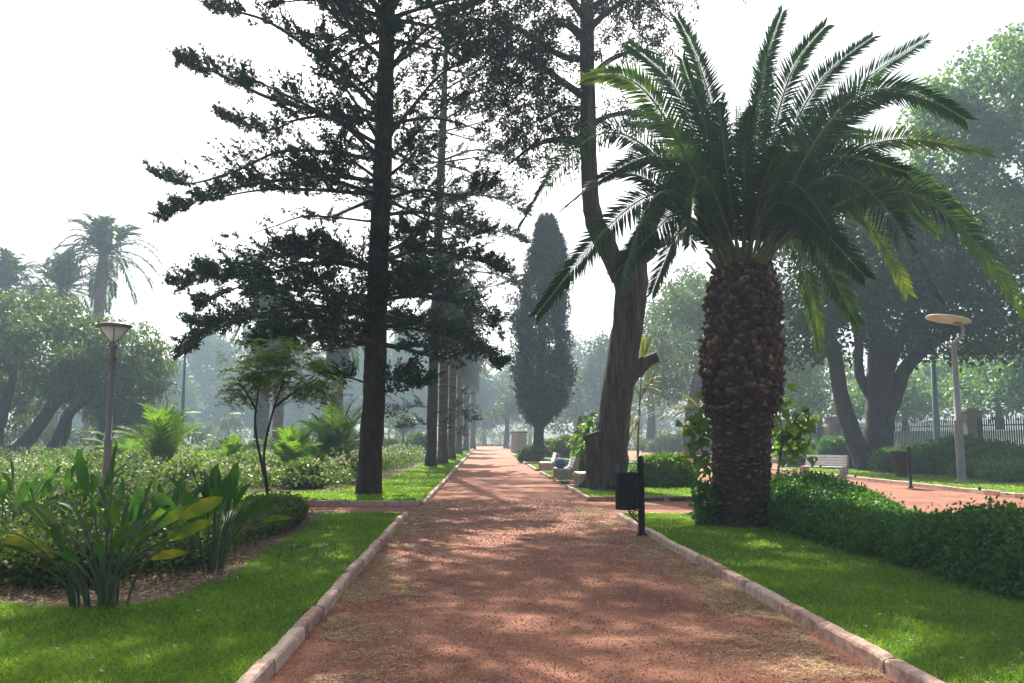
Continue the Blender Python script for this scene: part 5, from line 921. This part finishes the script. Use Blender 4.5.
# ------------------------------------------------------------------ litter bins
o = empty('litter_bin', (2.70, 13.95, 0), 'black round litter basket hung on a black post at the path edge', 'bin')
b = MB(); b.lathe([(.001, 0), (.085, 0), (.085, .02), (.062, .05), (.055, .06), (.055, 1.12), (.064, 1.13), (.064, 1.16), (.05, 1.18), (.058, 1.22), (.045, 1.27), (.02, 1.29), (.001, 1.30)], 20); b.build('post', M['black_metal'], o)
b = MB(); pr2 = [(.001, .43), (.175, .43), (.185, .44)]
for i in range(14): z = .45 + i * .038; pr2 += [(.190, z), (.190, z + .026), (.184, z + .030), (.184, z + .036)]
pr2 += [(.19, .985), (.205, .99), (.205, 1.02), (.185, 1.02), (.180, .99), (.175, .46), (.001, .46)]
b.lathe(pr2, 32, (-.235, 0, 0))
for j in range(20):
    a = j / 20 * 6.283
    if j % 4 == 0: b.box((-.235 + math.cos(a) * .192, math.sin(a) * .192, .72), (.012, .012, .52), a)
b.build('basket', M['black_metal'], o)
b = MB(); b.tube(bez((-.05, 0, .22), (-.13, 0, .30), (-.22, 0, .425), 8), .014, 6); b.tube(spline([(-.05, 0, .40), (-.11, 0, .41), (-.14, 0, .37), (-.10, 0, .33), (-.06, 0, .33)], 4), .011, 6); b.tube([(-.06, 0, .90), (-.02, 0, .90)], .025, 8); b.tube([(-.06, 0, .55), (-.02, 0, .55)], .025, 8); b.tube(spline([(-.12, 0, .36), (-.17, 0, .40), (-.20, 0, .37), (-.17, 0, .35)], 4), .009, 6); b.build('bracket', M['black_metal'], o)
o = empty('litter_bin', (13.72, 26.6, 0), 'dark tapered litter bucket tilted on a post by the right gravel path', 'bin')
b = MB(); b.lathe([(.001, 0), (.07, 0), (.07, .04), (.045, .06), (.045, 1.25), (.055, 1.27), (.03, 1.32), (.001, 1.33)], 14); b.build('post', M['black_metal'], o)
b = MB(); b.lathe([(.001, .36), (.16, .36), (.27, 1.12), (.285, 1.13), (.285, 1.16), (.26, 1.16), (.15, .40), (.001, .40)], 24); b.v = [np.c_[v[:, 0] + (v[:, 2] - .3) * -.10 - .26, v[:, 1], v[:, 2]] for v in b.v]; b.build('bucket', M['black_metal'], o)
b = MB(); b.tube([(-.03, 0, .95), (-.10, 0, .95)], .03, 8); b.tube([(-.03, 0, .40), (-.15, 0, .40)], .03, 8); b.build('bracket', M['black_metal'], o)

# ------------------------------------------------------------------ lamps and poles
p = at(105, 500, 20); o = empty('lantern_post', (p[0], 20, LZ), 'slim lamp post with an inverted cone lantern among the bed plants', 'street lamp')
b = MB(); b.lathe([(.001, -.05), (.092, -.05), (.088, .4), (.082, 1.38), (.095, 1.40), (.095, 1.44), (.072, 1.46), (.064, 3.55), (.10, 3.58), (.10, 3.66), (.06, 3.68), (.05, 3.74)], 16); b.build('post', M['post_metal'], o)
b = MB()
for i in range(4):
    a = i * math.pi / 2 + .4; b.tube([(math.cos(a) * .06, math.sin(a) * .06, 3.70), (math.cos(a) * .33, math.sin(a) * .33, 4.06)], .012, 6)
b.build('lantern_frame', M['lamp_cap'], o); b = MB(); b.lathe([(.001, 3.70), (.05, 3.71), (.30, 4.04), (.001, 4.05)], 20); b.build('lantern_glass', M['white_wall'], o)
b = MB(); b.lathe([(.001, 4.05), (.37, 4.05), (.40, 4.07), (.40, 4.10), (.30, 4.14), (.001, 4.17)], 28); b.build('lantern_cap', M['lamp_cap'], o)
o = empty('disc_lamp', (16.3, 28.2, LZ), 'pale lamp post with a large tilted flat disc on a curved arm', 'street lamp')
b = MB(); b.lathe([(.001, -.03), (.26, -.03), (.26, .05), (.15, .07), (.14, .10), (.14, 2.0), (.15, 2.02), (.15, 2.08), (.115, 2.10), (.085, 4.65), (.10, 4.67), (.10, 4.75), (.001, 4.76)], 18); b.build('post', M['post_grey'], o)
b = MB(); b.tube(spline([(0, 0, 4.72), (.22, 0, 4.85), (.34, 0, 5.05), (.33, 0, 5.28), (.25, 0, 5.42)], 5), .05, 8); b.build('arm', M['post_grey'], o)
b = MB(); b.lathe([(.001, -.03), (.18, -.03), (.66, .0), (.72, .015), (.70, .035), (.3, .06), (.001, .07)], 32); dv = MB(); 
def tilt(mb, ang, off): 
    c_, s2 = math.cos(ang), math.sin(ang); mb.v = [np.c_[v[:, 0] * c_ + v[:, 2] * s2, v[:, 1], -v[:, 0] * s2 + v[:, 2] * c_] + np.array(off) for v in mb.v]; return mb
tilt(b, R(11), (-.15, 0, 5.50)).build('disc_head', M['lamp_disc'], o); b = MB(); b.lathe([(.001, -.12), (.10, -.12), (.16, -.05), (.001, -.04)], 16); tilt(b, R(9), (.18, 0, 5.44)).build('lamp_socket', M['post_grey'], o)
proto = None
for px, Yv, lab in [(192, 88, 'far lamp post with a flat disc, left of the other far ones'), (236, 92, 'far lamp post with a flat disc beside the young tree crown'), (389, 84, 'far lamp post with a flat disc between the two pines')]:
    p = at(px, 445, Yv)
    if proto is None:
        o = proto = empty('park_lamp', (p[0], Yv, LZ)); b = MB(); b.lathe([(.001, 0), (.08, 0), (.06, 1.2), (.05, 3.5), (.001, 3.6)], 10); b.build('post', M['post_grey'], o)
        b = MB(); b.lathe([(.06, 3.45), (.12, 3.5), (.42, 3.85), (.75, 3.92), (.80, 3.97), (.70, 4.02), (.001, 4.08)], 20); b.build('lantern', M['white_wall'], o)
    else: o = copy_tree(proto)
    o.location = (p[0], Yv, LZ); tag(o, lab, 'street lamp', 'far park lamps')
for px, top, Yv, r, lab, m_ in [(181, 350, 58, .12, 'thin dark green pole standing right of the pepper trees', 'green_metal'), (255, 340, 48, .12, 'green pole behind the young tree', 'green_metal'), (938, 345, 42, .17, 'blue grey pole in front of the railings', 'blue_metal')]:
    p = at(px, 450, Yv); h = at(px, top, Yv)[2]; o = empty('utility_pole', (p[0], Yv, LZ), lab, 'pole'); b = MB(); b.lathe([(.001, -.02), (r * 1.2, -.02), (r, 1.5), (r * .6, h), (.001, h + .05)], 12); b.build('shaft', M[m_], o); b = MB(); b.lathe([(.001, -.02), (r * 1.8, -.02), (r * 1.8, .06), (r * 1.3, .12)], 12); b.build('base_collar', M[m_], o)
    b = MB(); b.tube(spline([(0, 0, h - .05), (.15, 0, h + .1), (.45, 0, h + .12)], 4), .03, 6); b.build('lamp_arm', M[m_], o)

# ------------------------------------------------------------------ railings, pillars, wall, cars
FX = 24.0
pill = [(30, None), (40.5, 962), (50.5, 868), (56.5, 830), (66, None), (76, None)]
proto = None
plab = ['brick pillar of the railings beyond the right edge', 'brick pillar of the railings just right of the lamp post', 'brick pillar of the railings left of the big dark trunk', 'brick pillar of the railings above the white slatted bench', 'brick pillar of the railings behind the palm trunk', 'farthest brick pillar of the railings']
for (Yv, _), lab in zip(pill, plab):
    if proto is None:
        o = proto = empty('brick_pillar', (FX, Yv, 0)); b = MB(); b.box((0, 0, 1.4), (.75, .75, 2.8)); b.build('shaft', M['brick'], o); b = MB(); b.box((0, 0, 2.85), (.9, .9, .10), bev=.02); b.box((0, 0, 2.94), (.6, .6, .08), bev=.02); b.build('cap', M['brick'], o)
    else: o = copy_tree(proto)
    o.location = (FX, Yv, 0); tag(o, lab, 'pillar', 'brick pillars of the railings')
seg_l = ['railing section nearest the right edge', 'railing section between the lamp post and the big dark tree', 'short railing section left of the big dark trunk', 'railing section behind the palm trunk', 'farthest railing section']
for i in range(5):
    y0, y1 = pill[i][0] + .42, pill[i + 1][0] - .42; o = empty('iron_railing', (FX, y0, 0), 'dark iron ' + seg_l[i], 'fence', 'iron railings'); L = y1 - y0; b = MB()
    for z in (.35, 2.15): b.box((0, L / 2, z), (.05, L, .06))
    b.build('rails', M['fence_iron'], o); b = MB()
    for q in range(int(L / .17)):
        yy = .1 + q * .17; b.box((0, yy, 1.32), (.045, .045, 2.2)); b.add([(-.03, yy, 2.42), (.03, yy, 2.42), (0, yy - .03, 2.42), (0, yy + .03, 2.42), (0, yy, 2.62)], [[0, 2, 4], [2, 1, 4], [1, 3, 4], [3, 0, 4]])
    b.build('bars', M['fence_iron'], o); b = MB(); b.box((0, L / 2, .15), (.4, L, .3)); b.build('plinth', M['concrete'], o)
b = MB(); b.box((35, 62, 1.0), (.3, 66, 2.0)); b.box((35, 62, 2.04), (.42, 66, .08)); q = b.build('street_wall', M['white_wall']); tag(q, 'long white rendered wall across the street behind the railings', 'wall')
sheet('road', [(26.5, 4), (33, 4), (33, 110), (26.5, 110)], .004 - .03 + .006, surf_mat('asphalt', [(.3, (.04, .04, .04)), (.7, (.07, .07, .07))], (9, 9, 9), bump=.2))
def car(label, loc, rz, paint):
    o = empty('parked_car', loc, label, 'car', 'cars parked behind the railings', rz); Mx = np.eye(3)
    b = MB(); b.prism([(-2.1, .28), (-2.15, .62), (-1.95, .86), (-1.05, .95), (-.55, 1.36), (.75, 1.42), (1.55, 1.02), (2.05, .92), (2.15, .55), (2.1, .28)], -.84, .84, Mx); b.build('body', paint, o)
    b = MB()
    for s_ in (-1, 1): b.prism([(-.92, .97), (-.50, 1.30), (.70, 1.35), (1.35, 1.02)], s_ * .85 - .006, s_ * .85 + .006, Mx)
    b.build('side_windows', M['car_glass'], o); b = MB(); b.add([(-1.06, -.7, .975), (-1.06, .7, .975), (-.585, .62, 1.345), (-.585, -.62, 1.345)], [[0, 1, 2, 3]]); b.v = [v + np.array([-.012, 0, .012]) for v in b.v]; b.build('windscreen', M['car_glass'], o)
    for sx_ in (-1.35, 1.35):
        for s_ in (-1, 1):
            b = MB(); b.tube([(sx_, s_ * .70, .31), (sx_, s_ * .88, .31)], .31, 18); wl = b.build('wheel', M['tyre'], o); b = MB(); b.tube([(sx_, s_ * .87, .31), (sx_, s_ * .895, .31)], .19, 14); b.build('rim', M['post_grey'], wl)
car('dark parked car behind the railings at the right edge', (27.6, 38.6, 0), R(90), M['car_dark'])
car('white parked car glimpsed through the railings above the bench', (28.2, 61, 0), R(90), M['car_white'])
# trees across the street
Yv = 75; 
for px, Yv, bl, lab in [(905, 70, [(900, 395, 40, 24), (935, 400, 34, 22), (870, 400, 34, 22)], 'pale tree across the street behind the big dark trunk'), (1000, 62, [(990, 380, 40, 36), (1030, 365, 46, 44)], 'rounded green tree across the street at the right edge'), (820, 85, [(820, 385, 44, 34), (780, 380, 40, 36)], 'hazy tree across the street above the white slatted bench'), (960, 82, [(955, 375, 36, 34), (925, 385, 30, 24)], 'hazy bluish tree across the street right of the lamp post')]:
    base = np.array([at(px, 445, Yv)[0], Yv, 0]); zc = at(px, 395, Yv)[2]; tree('street_tree', lab, base, [([(0, 0, 0), (.1, 0, zc * .5), (0, 0, zc)], [.35, .28, .15])], blobpx([(a, b2, c, d, 0, c * Yv / FPX) for a, b2, c, d in bl], Yv, base), M['tall_leaf'], M['pepper_bark'], .9, .7, 30, .4, .2, .3, 'trees across the street', limb_r=.08)
